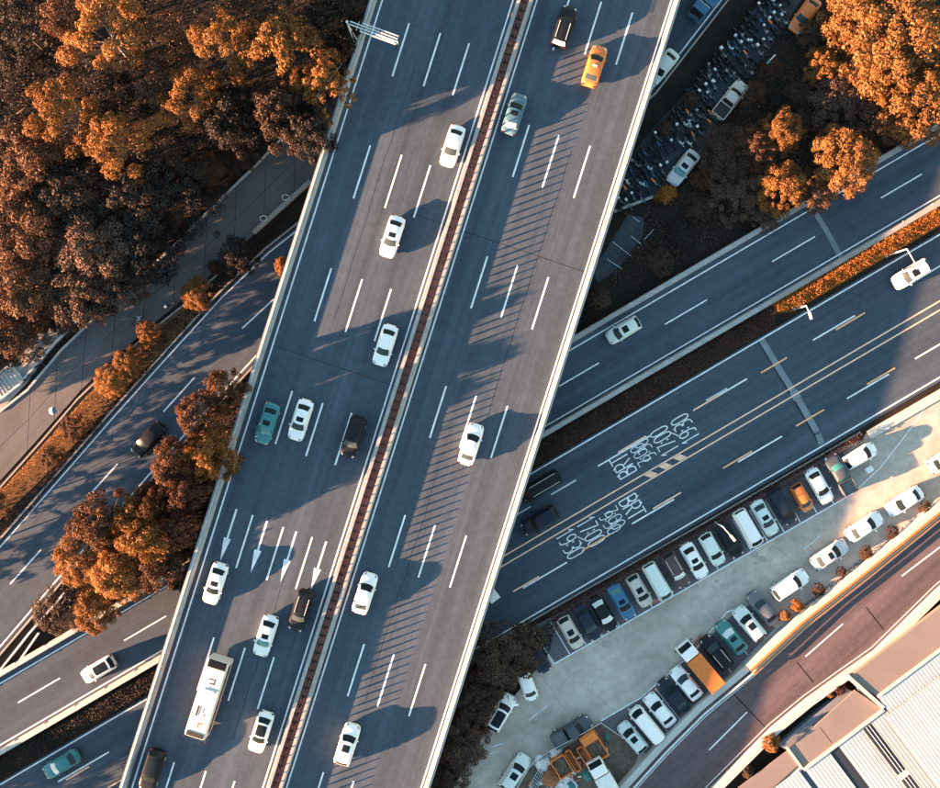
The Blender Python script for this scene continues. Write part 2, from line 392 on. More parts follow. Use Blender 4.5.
# ------------------------------------------------------------------ straight ground roads
def brt_y(x, off): return 375 + (700 - x) * 0.585 + off
def B(x, off, z=0.0): return P(x, brt_y(x, off), z)
X0, X1 = -160, 1110
road = struct('bus_road', MB().flat([B(X0, -3), B(X1, -3), B(X1, 147), B(X0, 147)], 0.0), M['brt'])
zp = 0.006
def on(parent, name, a, b, wd, mat): return obj(name, strip(a, b, wd), M[mat], parent)
on(road, 'edge_line', B(X0, 0, zp), B(X1, 0, zp), 0.17, 'paint')
on(road, 'edge_line', B(X0, 142.6, zp), B(X1, 142.6, zp), 0.17, 'paint')
on(road, 'centre_line', B(X0, 66.3, zp), B(X1, 66.3, zp), 0.16, 'pink')
on(road, 'centre_line', B(X0, 75.4, zp), B(X1, 75.4, zp), 0.16, 'pink')
for xa, xb, off, mt in ((598, 650, 31.5, 'paint'), (551, 576, 32.5, 'worn_paint'), (511, 531, 32.5, 'worn_paint'), (693, 720, 31.5, 'pink'), (719, 747, 31.3, 'paint'),
                        (761, 787, 33.5, 'yellow'), (813, 855, 31.3, 'paint'), (836, 865, 34.3, 'yellow'), (903, 945, 31.5, 'paint'), (618, 646, 29.5, 'pink'), (706, 727, 29.2, 'worn_paint'),
                        (632, 674, 109, 'paint'), (653, 681, 106.3, 'pink'), (723, 752, 106.6, 'yellow'), (738, 782, 109.2, 'paint'), (796, 824, 107.2, 'yellow'),
                        (847, 889, 109.6, 'paint'), (867, 895, 107, 'yellow'), (582, 610, 106.6, 'yellow'), (523, 567, 109.4, 'paint'), (513, 539, 107.2, 'pink'), (915, 950, 109.6, 'paint'),
                        (58, 109, 31, 'paint'), (66, 89, 34, 'pink'), (8, 30, 31, 'paint'), (100, 122, 75, 'yellow'), (-60, -12, 31, 'paint')):
    on(road, 'lane_dash', B(xa, off, zp + (0.002 if mt != 'paint' else 0)), B(xb, off, zp + (0.002 if mt != 'paint' else 0)), 0.18, mt)
for xc in (650, 664.5, 679):
    q = [B(xc - 6, 67.5), B(xc + 1, 67.5), B(xc + 8, 74.2), B(xc + 1, 74.2)]
    obj('median_stripe', MB().flat(q, zp), M['pink'], road)
def patch_band(parent, pts, wd, z, name='patch'):
    m = MB(); m.sweep([P(x, y, z) for x, y in pts], [(-wd / 2, 0), (wd / 2, 0)], closed=False); m.f = [f[::-1] for f in m.f]
    obj(name, m, M['patch'], parent)
patch_band(road, [(761, 338.5), (778, 367), (793, 391)], 0.72, 0.003)
patch_band(road, [(793.2, 391.4), (798, 399)], 1.0, 0.003)
patch_band(road, [(798.2, 399.2), (817, 432)], 0.72, 0.003)
patch_band(road, [(818, 434), (822, 444)], 0.7, 0.003)
m = MB(); m.sweep([P(759, 342, .0025), P(776, 370, .0025), P(818, 441, .0025)], [(-0.16, 0), (0.16, 0)], closed=False); m.f = [f[::-1] for f in m.f]
obj('joint_band', m, M['tar'], road)

# painted lettering: strokes in a unit cell (x right, y up)
def arc(cx, cy, rx, ry, a0, a1, n=7): return [(cx + rx * math.cos(math.radians(a0 + (a1 - a0) * i / n)), cy + ry * math.sin(math.radians(a0 + (a1 - a0) * i / n))) for i in range(n + 1)]
GL = {
 '0': [arc(.3, .72, .25, .28, 0, 180) + arc(.3, .28, .25, .28, 180, 360) + [(.55, .72)]],
 '1': [[(.12, .78), (.32, 1.0), (.32, 0)]],
 '3': [[(.05, 1.0), (.3, 1.0)] + arc(.3, .77, .24, .23, 90, -90) + [(.22, .54)], [(.22, .5), (.3, .5)] + arc(.3, .25, .26, .25, 90, -90) + [(.05, 0)]],
 '7': [[(.05, 1.0), (.55, 1.0), (.25, 0)]],
 '9': [arc(.3, .72, .25, .26, 0, 360, 12), [(.55, .70), (.53, .3), (.4, .03), (.1, .02)]],
 'B': [[(.05, 0), (.05, 1.0)], [(.05, 1.0), (.3, 1.0)] + arc(.3, .77, .22, .23, 90, -90) + [(.12, .54)], [(.12, .5), (.3, .5)] + arc(.3, .25, .26, .25, 90, -90) + [(.05, 0)]],
 'R': [[(.05, 0), (.05, 1.0)], [(.05, 1.0), (.3, 1.0)] + arc(.3, .75, .24, .25, 90, -90) + [(.1, .5)], [(.3, .46), (.56, 0)]],
 'T': [[(.0, 1.0), (.6, 1.0)], [(.3, .94), (.3, 0)]],
 ':': [[(.1, .62), (.1, .74)], [(.1, .26), (.1, .38)]],
 '-': [[(.0, .35), (.5, .65)]]}
def lettering(text, c, up, cw, chh, stroke=0.13, parent=None, z=zp):
    up = Vector((up[0], -up[1], 0)).normalized(); rt = Vector((up.y, -up.x, 0))
    adv = [0.36 if ch == ':' else 0.9 for ch in text]; tot = sum(adv) * cw; x = -tot / 2
    for ch, a in zip(text, adv):
        m = MB()
        for k, st in enumerate(GL[ch]):
            ln = [c + rt * (x + px * cw / 0.7) + up * ((py - .5) * chh) + Vector((0, 0, 0.001 * k)) for px, py in st]
            ln = [Vector((q.x, q.y, z + 0.0012 * k)) for q in ln]
            m.sweep(ln, [(-stroke / 2, 0), (stroke / 2, 0)], closed=False)
        m.f = [f[::-1] for f in m.f]
        obj('painted_character', m, M['paint'], parent); x += a * cw
UP = (0.863, -0.505)
DN = (-0.863, 0.505)
for c_, up_, sg in (((630, 505), UP, 1), ((625.5, 467.5), DN, -1)):
    def at_(k, lat=0.0):
        lat += 3.2
        return P(c_[0] - sg * k * .863 + sg * lat * .505, c_[1] + sg * k * .505 + sg * lat * .863)
    lettering('BRT', at_(-1), up_, 1.0, 2.2, 0.145, road)
    lettering('7:00', at_(20), up_, 0.84, 1.7, 0.10, road)
    lettering('9:30', at_(26, 2), up_, 0.84, 1.7, 0.10, road, zp + 0.005)
    lettering('17:00', at_(47), up_, 0.84, 2.2, 0.125, road)
    lettering('-', at_(59, 2), up_, 1.2, 2.0, 0.12, road)
    lettering('19:30', at_(71), up_, 0.84, 2.2, 0.125, road)

# ramp road, raised a little, between two concrete barriers
ZR = 0.45
def R(x, off, z=ZR): return P(x, 671.5 - 0.5845 * x + off, z)
ramp = struct('ramp_road', MB().prism([R(X0, 0), R(X1, 0), R(X1, 83), R(X0, 83)], -0.05, ZR), M['brt'])
on(ramp, 'edge_line', R(X0, 12, ZR + zp), R(X1, 12, ZR + zp), 0.16, 'paint')
on(ramp, 'edge_line', R(X0, 73.5, ZR + zp), R(X1, 73.5, ZR + zp), 0.16, 'paint')
for xa, xb in ((559, 599), (665, 707), (772, 815), (881, 922), (987, 1029), (447, 490), (18, 60), (124, 166), (230, 270), (-90, -48)):
    on(ramp, 'lane_dash', R(xa, 41.5, ZR + zp), R(xb, 41.5, ZR + zp), 0.15, 'paint')
patch_band(ramp, [(812.5, 208), (826, 230), (841, 257)], 0.6, ZR + 0.003)
def barrier(a, b, wd, h, z0, label, mat='concrete', name='concrete_barrier', flare=0.1):
    m = MB(); m.sweep([a, b], [(-wd / 2, h), (wd / 2, h), (wd / 2 + flare * .3, h * .45), (wd / 2 + flare, 0), (-wd / 2 - flare, 0), (-wd / 2 - flare * .3, h * .45)])
    t = thing(name, label, 'barrier', ((a + b) / 2).to_tuple())
    obj('wall', m, M[mat], t)
    L = (b - a).length; d_ = (b - a).normalized(); k = 4.0
    while k < L - 1:
        mm = MB(); mm.box(a + d_ * k + Vector((0, 0, h / 2 + 0.006)), (0.03, wd + 2 * flare + .012, h), math.atan2(d_.y, d_.x))
        obj('joint', mm, M['old_concrete'], t); k += 4.0
    return t
barrier(R(X0, 2.5), R(395, 2.5), 0.48, 0.85, ZR, 'pale concrete barrier along the upper edge of the ramp road left of the flyover', 'white_concrete')
barrier(R(395.5, 2.5), R(X1, 2.5), 0.48, 0.85, ZR, 'grey concrete barrier between the ramp road and the dark wooded ground at right')
barrier(R(X0, 80.5), R(395, 80.5), 0.5, 0.85, ZR, 'sunlit concrete barrier along the lower edge of the ramp road at bottom left', 'white_concrete')
barrier(R(395.5, 80.5), R(X1, 80.5), 0.5, 0.85, ZR, 'grey concrete barrier between the ramp road and the orange hedge')

# side road on the left, curving under the flyover to the top right
side_c = [(-150, 772), (-60, 667), (0, 597), (30.5, 561), (92, 491), (139, 437), (192, 378), (245, 320), (290, 277), (360, 222), (470, 175), (560, 130), (628, 68), (690, -12), (790, -140)]
sl = px_line(side_c, 0.0)
side = struct('side_road', ribbon(sl, -4.1, 4.1), M['side'])
def offs(line, o):
    m = MB(); m.sweep(line, [(o, 0), (o + .01, 0)], closed=False); return [Vector(m.v[i]) for i in range(0, len(m.v), 2)]
def para(parent, line, o, wd, z, mat, name):
    ln = [Vector((p.x, p.y, z)) for p in line]; obj(name, ribbon(ln, o - wd / 2, o + wd / 2), M[mat], parent)
for o in (-3.75, 3.75): para(side, sl, o, 0.16, zp, 'paint', 'edge_line')
for a, b in (((10, 584), (41, 549.6)), ((87.6, 497), (117.4, 464)), ((163.4, 411.7), (194.5, 377.5)), ((242, 328.5), (274, 299)), ((-62, 668), (-30, 632))):
    on(side, 'lane_dash', P(*a, zp), P(*b, zp), 0.17, 'paint')
def kerb_thing(pts, wd, h, label, mat='old_concrete', name='kerb', z0=-0.06, cat='kerb'):
    m = MB(); m.sweep(px_line(pts, z0), [(-wd / 2, h), (wd / 2, h), (wd / 2, 0), (-wd / 2, 0)])
    return tag(obj(name, m, M[mat]), label, cat)
def kerb_off(line, o, wd, h, label, mat='old_concrete', name='kerb', cat='kerb'):
    ln = [Vector((p.x, p.y, -0.06)) for p in line]; m = MB(); m.sweep(ln, [(o - wd / 2, h), (o + wd / 2, h), (o + wd / 2, 0), (o - wd / 2, 0)])
    return tag(obj(name, m, M[mat]), label, cat)
kerb_off(sl, -4.35, 0.22, 0.24, 'thin pale kerb between the side road and the orange verge at left')
kerb_off(sl, 4.35, 0.22, 0.3, 'thin pale kerb along the lower edge of the side road by the tree clump')
kerb_thing([(-60, 746), (0, 671), (30, 633), (66, 592)], 0.2, 0.5, 'narrow rail kerb in the dark strip below the side road at far left', 'steel')
kerb_thing([(-60, 760), (4, 684), (40, 632)], 0.2, 0.5, 'second narrow rail kerb next to the ramp road at far left', 'steel')

# footpath with concrete slabs
up_e = [(-90, 500), (0, 412), (28, 390), (62, 350), (95, 318), (127, 290), (170, 250), (225, 196), (262, 160), (300, 120), (345, 60)]
lo_e = [(-90, 565), (0, 481), (43, 434), (78, 393), (115, 358), (150, 326), (184, 299), (217, 269), (252, 236), (312, 183), (360, 150)]
base = [P(*p) for p in up_e] + [P(*p) for p in lo_e[::-1]]
path = struct('footpath', MB().flat(base, -0.02), M['joint'])
def cut(e, n):
    ln = [Vector(p) for p in e]; seg = [(ln[i + 1] - ln[i]).length for i in range(len(ln) - 1)]; T = sum(seg); out = []
    for k in range(n + 1):
        t = T * k / n
        for i, s_ in enumerate(seg):
            if t <= s_ + 1e-6 or i == len(seg) - 1:
                out.append(ln[i].lerp(ln[i + 1], min(1, t / s_))); break
            t -= s_
    return out
NS = 15
ue, le = cut(up_e, NS), cut(lo_e, NS)
for i in range(NS):
    for k in range(2):
        a, b = ue[i].lerp(le[i], k * .5), ue[i + 1].lerp(le[i + 1], k * .5)
        c_, d_ = ue[i + 1].lerp(le[i + 1], k * .5 + .5), ue[i].lerp(le[i], k * .5 + .5)
        q = [P(v.x, v.y) for v in (a, b, c_, d_)]; cen = sum(q, Vector()) / 4
        q = [v + (cen - v).normalized() * 0.035 for v in q]
        obj('paving_slab', MB().prism(q, -0.018, 0.02 + rnd.uniform(-0.006, 0.006)), M['slab'], path)
kerb_thing(up_e[1:], 0.25, 0.3, 'pale double kerb between the footpath and the wood at top left', 'white_concrete')
kerb_thing([(x - 7, y - 6) for x, y in up_e[1:6]], 0.22, 0.5, 'low rail running beside the footpath kerb in front of the wood', 'steel', 'rail', cat='rail')
kerb_thing([(0, 488), (43, 440), (78, 399), (115, 364), (150, 332), (184, 305), (217, 275)], 0.18, 0.2, 'thin kerb between the footpath and the strip of orange grass')
kerb_thing([(254, 233.5), (311, 182)], 0.5, 0.6, 'low dark wall beside the footpath just left of the flyover', 'old_concrete', 'low_wall', cat='wall')
verge = struct('verge', MB().flat([P(-90, 570), P(0, 489), P(43, 441), P(78, 400), P(115, 365), P(150, 333), P(184, 306), P(196, 318), P(130, 384), P(66, 455), P(0, 520), P(-90, 620)], 0.0), M['verge'])
channel = struct('gravel_strip', MB().flat([P(-40, 452), P(26, 384), P(52, 348), P(90, 311), P(80, 303), P(48, 330), P(0, 372), P(-40, 410)], -0.03), M['old_concrete'])
steps = struct('stone_steps', MB().prism([P(-6, 376), P(12, 362), P(24, 378), P(4, 400), P(-12, 408)], -0.05, 0.1), M['white_concrete'])
for i in range(8):
    t = i / 7; a = Vector((10, 364)).lerp(Vector((-8, 380)), t); b = Vector((23, 379)).lerp(Vector((3, 399)), t)
    m = MB(); m.sweep([P(a.x, a.y, 0.1), P(b.x, b.y, 0.1)], [(-0.09, 0.03 + .015 * i), (0.09, 0.03 + .015 * i), (0.09, 0), (-0.09, 0)]); obj('step', m, M['white_concrete'], steps)
struct('garden_path', MB().prism([P(20, 372), P(12, 362), P(30, 348), P(36, 330), P(44, 332), P(42, 344), P(34, 356)], -0.05, 0.05), M['old_concrete'])

# car park
lot = struct('car_park', MB().flat([P(400, 860), P(452, 790), P(476, 748), P(492, 720), P(516, 694), P(548, 655), P(540, 628), P(560, 612), P(700, 531), P(842, 447), P(862, 440), P(868, 430), P(950, 383), P(1100, 296), P(1100, 385),
                                    P(940, 505), P(860, 569), P(800, 612), P(748, 664), P(700, 705), P(650, 760), P(618, 792), P(570, 860)], 0.0), M['lot'])
UPB = [(532, 640), (552, 664), (700, 580), (752, 549), (800, 522), (852, 494)]
bays = struct('parking_bays', MB().flat([P(530, 628), P(556, 663), P(700, 580), P(853, 493), P(842, 447), P(700, 531), P(560, 612)], 0.004), M['bay'])
line_z = 0.009
obj('bay_front_line', strip(P(553, 664.5, line_z), P(853, 493.5, line_z), 0.15), M['paint'], lot)
for i in range(19):
    t = i / 18; a = Vector((553, 664)).lerp(Vector((850, 495)), t); b = a + Vector((-18.5, -32))
    obj('bay_line', strip(P(a.x, a.y - 1, line_z), P(b.x, b.y, line_z), 0.12), M['paint'], bays)
m = MB(); m.sweep(px_line([(853, 493), (880, 468), (905, 436), (922, 412), (936, 392)], line_z), [(-.05, 0), (.05, 0)], closed=False); m.f = [f[::-1] for f in m.f]
obj('boundary_line', m, M['paint'], lot)
bays2 = struct('lower_parking_bays', MB().flat([P(600, 722), P(642, 698), P(690, 656), P(733, 614), P(752, 604), P(775, 628), P(700, 705), P(650, 755), P(628, 745)], 0.004), M['bay'])
m = MB(); m.sweep(px_line([(594, 725), (640, 698), (666, 676), (690, 655), (727, 612), (735, 609), (742, 616)], line_z), [(-.07, 0), (.07, 0)], closed=False); m.f = [f[::-1] for f in m.f]
obj('bay_front_line', m, M['paint'], lot)
for (ax, ay) in ((628, 708), (642, 699), (655, 688), (668, 676), (681, 665), (706, 640), (722, 622), (745, 612)):
    obj('bay_line', strip(P(ax, ay, line_z), P(ax + 26, ay + 33, line_z), 0.12), M['paint'], bays2)
m = MB(); m.sweep(px_line([(745, 660), (800, 606), (862, 557), (900, 528), (940, 498)], line_z), [(-.06, 0), (.06, 0)], closed=False); m.f = [f[::-1] for f in m.f]
obj('kerb_line', m, M['worn_paint'], lot)
for a, b in (((529, 720), (547, 706)), ((491, 747), (503, 743)), ((804, 549), (820, 536)), ((482, 757), (494, 752))):
    obj('lane_dash', strip(P(*a, line_z), P(*b, line_z), 0.16), M['worn_paint'], lot)
for q in (((835, 500), (851, 492), (853, 495), (838, 503)), ((650, 600), (664, 596), (664, 599), (652, 604)), ((688, 652), (700, 634), (705, 637), (692, 655)), ((650, 692), (664, 680), (666, 683), (653, 694))):
    obj('red_patch', MB().flat([P(*p) for p in q], 0.007), M['kerb_red'], lot)
kerb_thing([(868, 435), (905, 414), (955, 385), (1050, 330)], 1.0, 0.3, 'broad pale kerb at the right end of the hedge beside the bus road', 'white_concrete')
kerb_thing([(480, 650), (560, 604), (700, 525), (860, 432)], 0.16, 0.2, 'thin kerb between the bus road and the dark red hedge')
struct('hedge_soil', MB().flat([P(470, 655), P(860, 426), P(868, 436), P(842, 447), P(700, 531), P(556, 616), P(520, 640)], -0.01), M['soil'])

for k_ in range(6):
    a = Vector((rnd.uniform(560, 820), 0)); a.y = 664 - (a.x - 555) * .575 + rnd.uniform(14, 60); ang = rnd.uniform(0, 6.28); pts = [a]
    for _ in range(9): ang += rnd.uniform(-.35, .35) * (1 if _ % 2 else -1); pts.append(pts[-1] + Vector((math.cos(ang), math.sin(ang))) * 4.5)
    m = MB(); m.sweep([P(q.x, q.y, 0.003) for q in pts], [(-.022, 0), (.022, 0)], closed=False); m.f = [f[::-1] for f in m.f]; obj('crack', m, M['sheet_grey'], lot)

for k_ in range(26):
    t = rnd.random(); a = Vector((560, 655)).lerp(Vector((850, 488)), t) + Vector((rnd.uniform(2, 12), rnd.uniform(4, 22))); r_ = rnd.uniform(.2, .7)
    c = P(a.x, a.y); pts = [(c.x + r_ * rnd.uniform(.85, 1.1) * math.cos(q), c.y + r_ * rnd.uniform(.6, .8) * math.sin(q)) for q in [i * .449 for i in range(14)]]
    obj('oil_stain', MB().flat(pts, 0.0022 + .00002 * k_), M['stain'], lot)

# slip road at bottom right, raised, between two walls
ZS = 0.7
uw = [(540, 872), (622, 790), (660, 748), (700, 708), (748, 668), (800, 620), (860, 573), (940, 508), (1060, 412)]
lw = [(636, 872), (719, 788), (776, 731), (810, 703), (842, 680), (879, 654), (940, 594), (1060, 490)]
slip = struct('slip_road', MB().prism([P(x, y, ZS) for x, y in uw] + [P(x, y, ZS) for x, y in lw[::-1]], -0.05, ZS), M['slip'])
for a, b in (((709, 750), (747, 712)), ((805.4, 656.4), (843, 623.7)), ((901.7, 576), (940, 547)), ((620, 846), (655, 806))):
    on(slip, 'lane_dash', P(*a, ZS + zp), P(*b, ZS + zp), 0.15, 'paint')
for a, b in (((733, 693), (766, 728)), ((797, 662), (813.6, 682.5)), ((866, 607), (884, 630))):
    on(slip, 'expansion_joint', P(*a, ZS + .004), P(*b, ZS + .004), 0.12, 'joint')
def inward(pts, k): return [(x + k[0], y + k[1]) for x, y in pts]
m = MB(); m.sweep(px_line(inward(lw, (-7, -7)), ZS + zp), [(-.06, 0), (.06, 0)], closed=False); m.f = [f[::-1] for f in m.f]; obj('edge_line', m, M['worn_paint'], slip)
m = MB(); m.sweep(px_line(inward(uw, (7, 7)), ZS + zp), [(-.06, 0), (.06, 0)], closed=False); m.f = [f[::-1] for f in m.f]; obj('edge_line', m, M['worn_paint'], slip)
def swept_wall(pts, wd, z0, z1, label, mat, parts=None):
    t = thing('retaining_wall', label, 'wall', P(*pts[len(pts) // 2], 0))
    m = MB(); m.sweep(px_line(pts, z1), [(-wd / 2, 0), (wd / 2, 0), (wd / 2 + .06, z0 - z1), (-wd / 2 - .06, z0 - z1)]); obj('wall', m, M[mat], t); return t
W1 = swept_wall(uw[:5], 0.75, -0.06, 1.35, 'shaded concrete wall between the parked cars and the slip road', 'white_concrete')
W2 = swept_wall([(748.2, 667.8)] + uw[5:], 0.75, -0.06, 1.6, 'sunlit concrete wall with an orange rail beside the slip road', 'white_concrete')
W3 = swept_wall(inward(lw, (0, 0)), 0.85, -0.06, 1.5, 'sunlit pale wall between the slip road and the warehouse', 'white_concrete')
m = MB(); m.sweep(px_line(inward(uw[:5], (5.2, 5.2)), ZS + .75), [(-.1, .06), (.1, .06), (.1, -.06), (-.1, -.06)]); obj('guard_rail', m, M['steel'], W1)
rl = [(748.4, 668)] + uw[5:]
for k_, h_, wd_, mt in ((4.0, 1.12, 0.22, 'rail_orange'), (6.6, 0.95, 0.12, 'white_concrete'), (8.6, 0.85, 0.26, 'rail_orange')):
    m = MB(); m.sweep(px_line(inward(rl, (k_ * .6, k_ * .75)), ZS + h_), [(-wd_ / 2, .08), (wd_ / 2, .08), (wd_ / 2, -.08), (-wd_ / 2, -.08)]); obj('guard_rail', m, M[mt], W2)

# ------------------------------------------------------------------ warehouse
wh = thing('warehouse', 'pale ribbed-roof warehouse with pink screed terraces in the bottom right corner', 'warehouse', P(900, 740, 0))
def rq(x, y, z): return P(x, y, z)
def block(pts, z0, z1, mat, name):
    return obj(name, MB().prism([P(x, y, z1) for x, y in pts], z0, z1), M[mat], wh)
block([(851, 681), (1050, 532), (1240, 787), (1000, 930), (880, 714)], -0.05, 1.4, 'facade', 'wall')
block([(846, 689), (854, 692), (790, 752), (778, 745)], -0.05, 0.9, 'facade', 'ledge')
block([(857, 693), (881, 711), (1000, 930), (880, 1010), (770, 792), (755, 782), (791, 753)], -0.05, 1.5, 'facade', 'wall')
block([(849.5, 677.5), (940, 607.5), (1050, 524), (1074, 553), (878, 697)], 1.41, 2.15, 'pink_roof', 'terrace')
block([(855, 690), (883, 709.5), (804.6, 769), (789.4, 749)], 1.52, 1.75, 'pink_roof', 'terrace')
block([(788.6, 750), (799, 764), (760, 800), (738, 788)], 1.52, 1.72, 'pink_roof', 'terrace')
for a, b in (((820, 727), (832, 743)),): obj('screed_joint', strip(P(*a, 1.754), P(*b, 1.754), 0.06), M['joint'], wh)
m = MB(); m.sweep([P(849, 677, 2.3), P(884, 708, 2.3)], [(-.2, 0), (.2, 0), (.2, -1.0), (-.2, -1.0)]); obj('parapet', m, M['white_concrete'], wh)
m = MB(); m.sweep([P(786, 746, 1.9), P(802, 768, 1.9), P(760, 807, 1.9)], [(-.14, 0), (.14, 0), (.14, -.5), (-.14, -.5)]); obj('parapet', m, M['white_concrete'], wh)
E1, E2 = Vector((0.8, -0.6)), Vector((0.6, 0.8))
def ribbed(o, e1a, e1b, e2a, e2b, z, name='roof', pitch=0.42):
    o = Vector(o); m = MB(); n = int((e1b - e1a) / PXM / pitch)
    prof = []
    for i in range(n):
        t0 = e1a + (e1b - e1a) * i / n; dt = (e1b - e1a) / n
        prof += [(t0, 0), (t0 + dt * .80, 0), (t0 + dt * .84, .011), (t0 + dt * .96, .011)]
    prof.append((e1b, 0))
    vs = []
    for t, h in prof:
        for e2 in (e2a, e2b):
            q = o + E1 * t + E2 * e2; p = P(q.x, q.y, z); vs.append((p.x, p.y, z + h - (0.0 if e2 == e2a else 0.12)))
    fs = [(2 * i, 2 * i + 1, 2 * i + 3, 2 * i + 2) for i in range(len(prof) - 1)]
    m.add(vs, fs); return obj(name, m, M['roof'], wh)
O2 = (804.6, 769)
O1 = (878, 697)
ribbed(O1, 0, 200, 0, 40, 2.3)
ribbed((883, 709), -3, 210, 8, 250, 2.5)
ribbed(O2, 0, 30, 0, 200, 1.9)
ribbed(O2, 41, 116, 0, 220, 1.9)
ribbed((771, 790), -10, 34, 0, 200, 1.95)
def e_strip(o, e1a, e1b, e2a, e2b, z, th, mat, name):
    o = Vector(o); q = [o + E1 * a + E2 * b for a, b in ((e1a, e2a), (e1b, e2a), (e1b, e2b), (e1a, e2b))]
    return obj(name, MB().prism([P(v.x, v.y, z + th) for v in q], z, z + th), M[mat], wh)
e_strip(O2, 30.2, 40.8, 2, 200, 1.62, .2, 'skylight', 'skylight')
e_strip((869, 729), -5, 5.5, -3, 54, 2.54, .1, 'skylight', 'skylight')
e_strip((869, 729), -5, 5.5, 61, 160, 2.5, .1, 'skylight', 'skylight')
e_strip((869, 729), -5, 5.5, 54.5, 60.5, 2.5, .2, 'white_concrete', 'skylight_kerb')
for a, b in ((-1.6, 1), (1.9, 2.6)):
    for s0, s1 in ((-3, 54), (61, 160)): e_strip((869, 729), a, a + 0.7, s0, s1, 2.65, .03, 'steel', 'glazing_bar')
m = MB(); q0 = Vector(O1); m.sweep([P(q0.x, q0.y, 2.45), P(q0.x + 160, q0.y - 120, 2.45)], [(-.14, 0), (.14, 0), (.14, -.5), (-.14, -.5)]); obj('roof_edge', m, M['white_concrete'], wh)
m = MB(); m.sweep([P(804, 770, 2.05), P(884, 710, 2.05)], [(-.16, 0), (.16, 0), (.16, -.5), (-.16, -.5)]); obj('roof_edge', m, M['white_concrete'], wh)

# ------------------------------------------------------------------ vegetation
def leaf_mesh(name, centres, normals, size, mat, seed, quad=True):
    r = np.random.default_rng(seed); n = len(centres)
    nr = normals + r.normal(0, 0.55, (n, 3)); nr /= np.linalg.norm(nr, axis=1)[:, None] + 1e-9
    t = np.cross(nr, r.normal(0, 1, (n, 3))); t /= np.linalg.norm(t, axis=1)[:, None] + 1e-9
    b = np.cross(nr, t)
    s = size * r.uniform(0.55, 1.35, (n, 1))
    a = s * 0.5; c = s * 0.34
    vs = np.stack([centres - t * a, centres - b * c + t * a * .1, centres + t * a, centres + b * c + t * a * .1], 1).reshape(-1, 3)
    me = bpy.data.meshes.new(name)
    me.vertices.add(4 * n); me.vertices.foreach_set('co', vs.astype(np.float32).ravel())
    me.loops.add(4 * n); me.loops.foreach_set('vertex_index', np.arange(4 * n, dtype=np.int32))
    me.polygons.add(n); me.polygons.foreach_set('loop_start', np.arange(0, 4 * n, 4, dtype=np.int32))
    try: me.polygons.foreach_set('loop_total', np.full(n, 4, dtype=np.int32))
    except Exception: pass
    me.materials.append(mat); me.update(calc_edges=True); me.validate()
    return me
def clump_points(clumps, dens, seed):
    r = np.random.default_rng(seed); cs, ns = [], []
    for (x, y, z, rad, fl) in clumps:
        n = max(30, int(dens * rad * rad))
        d = r.normal(0, 1, (n, 3)); d /= np.linalg.norm(d, axis=1)[:, None]
        d[:, 2] = np.where(d[:, 2] < -0.35, -d[:, 2], d[:, 2])
        k = rad * (0.62 + 0.42 * r.random((n, 1)) ** 0.7) * (1 + .16 * np.sin(3 * d[:, :1] * 3 + x) * np.cos(4 * d[:, 1:2] + y))
        p = np.array([x, y, z]) + d * k * np.array([1, 1, fl])
        cs.append(p); ns.append(d)
    return np.concatenate(cs), np.concatenate(ns)
def limbs(mb, clumps, h0, rtrunk, rr, frac=1.0):
    top = Vector((rr.uniform(-.2, .2), rr.uniform(-.2, .2), h0))
    mb.tube((0, 0, -0.1), top, rtrunk, rtrunk * .65, 8)
    for (x, y, z, rad, fl) in clumps:
        if rr.random() > frac: continue
        e = Vector((x, y, z)); k = top.lerp(e, 0.45) + Vector((rr.uniform(-.3, .3), rr.uniform(-.3, .3), -0.15 * (e - top).length))
        mb.tube(top, k, rtrunk * .42, rtrunk * .24, 5); mb.tube(k, e, rtrunk * .24, rtrunk * .08, 5)
        for _ in range(2):
            q = e + Vector((rr.uniform(-1, 1), rr.uniform(-1, 1), rr.uniform(-.2, .6))) * rad * .8
            mb.tube(k.lerp(e, rr.uniform(.3, .8)), q, rtrunk * .1, rtrunk * .03, 4)
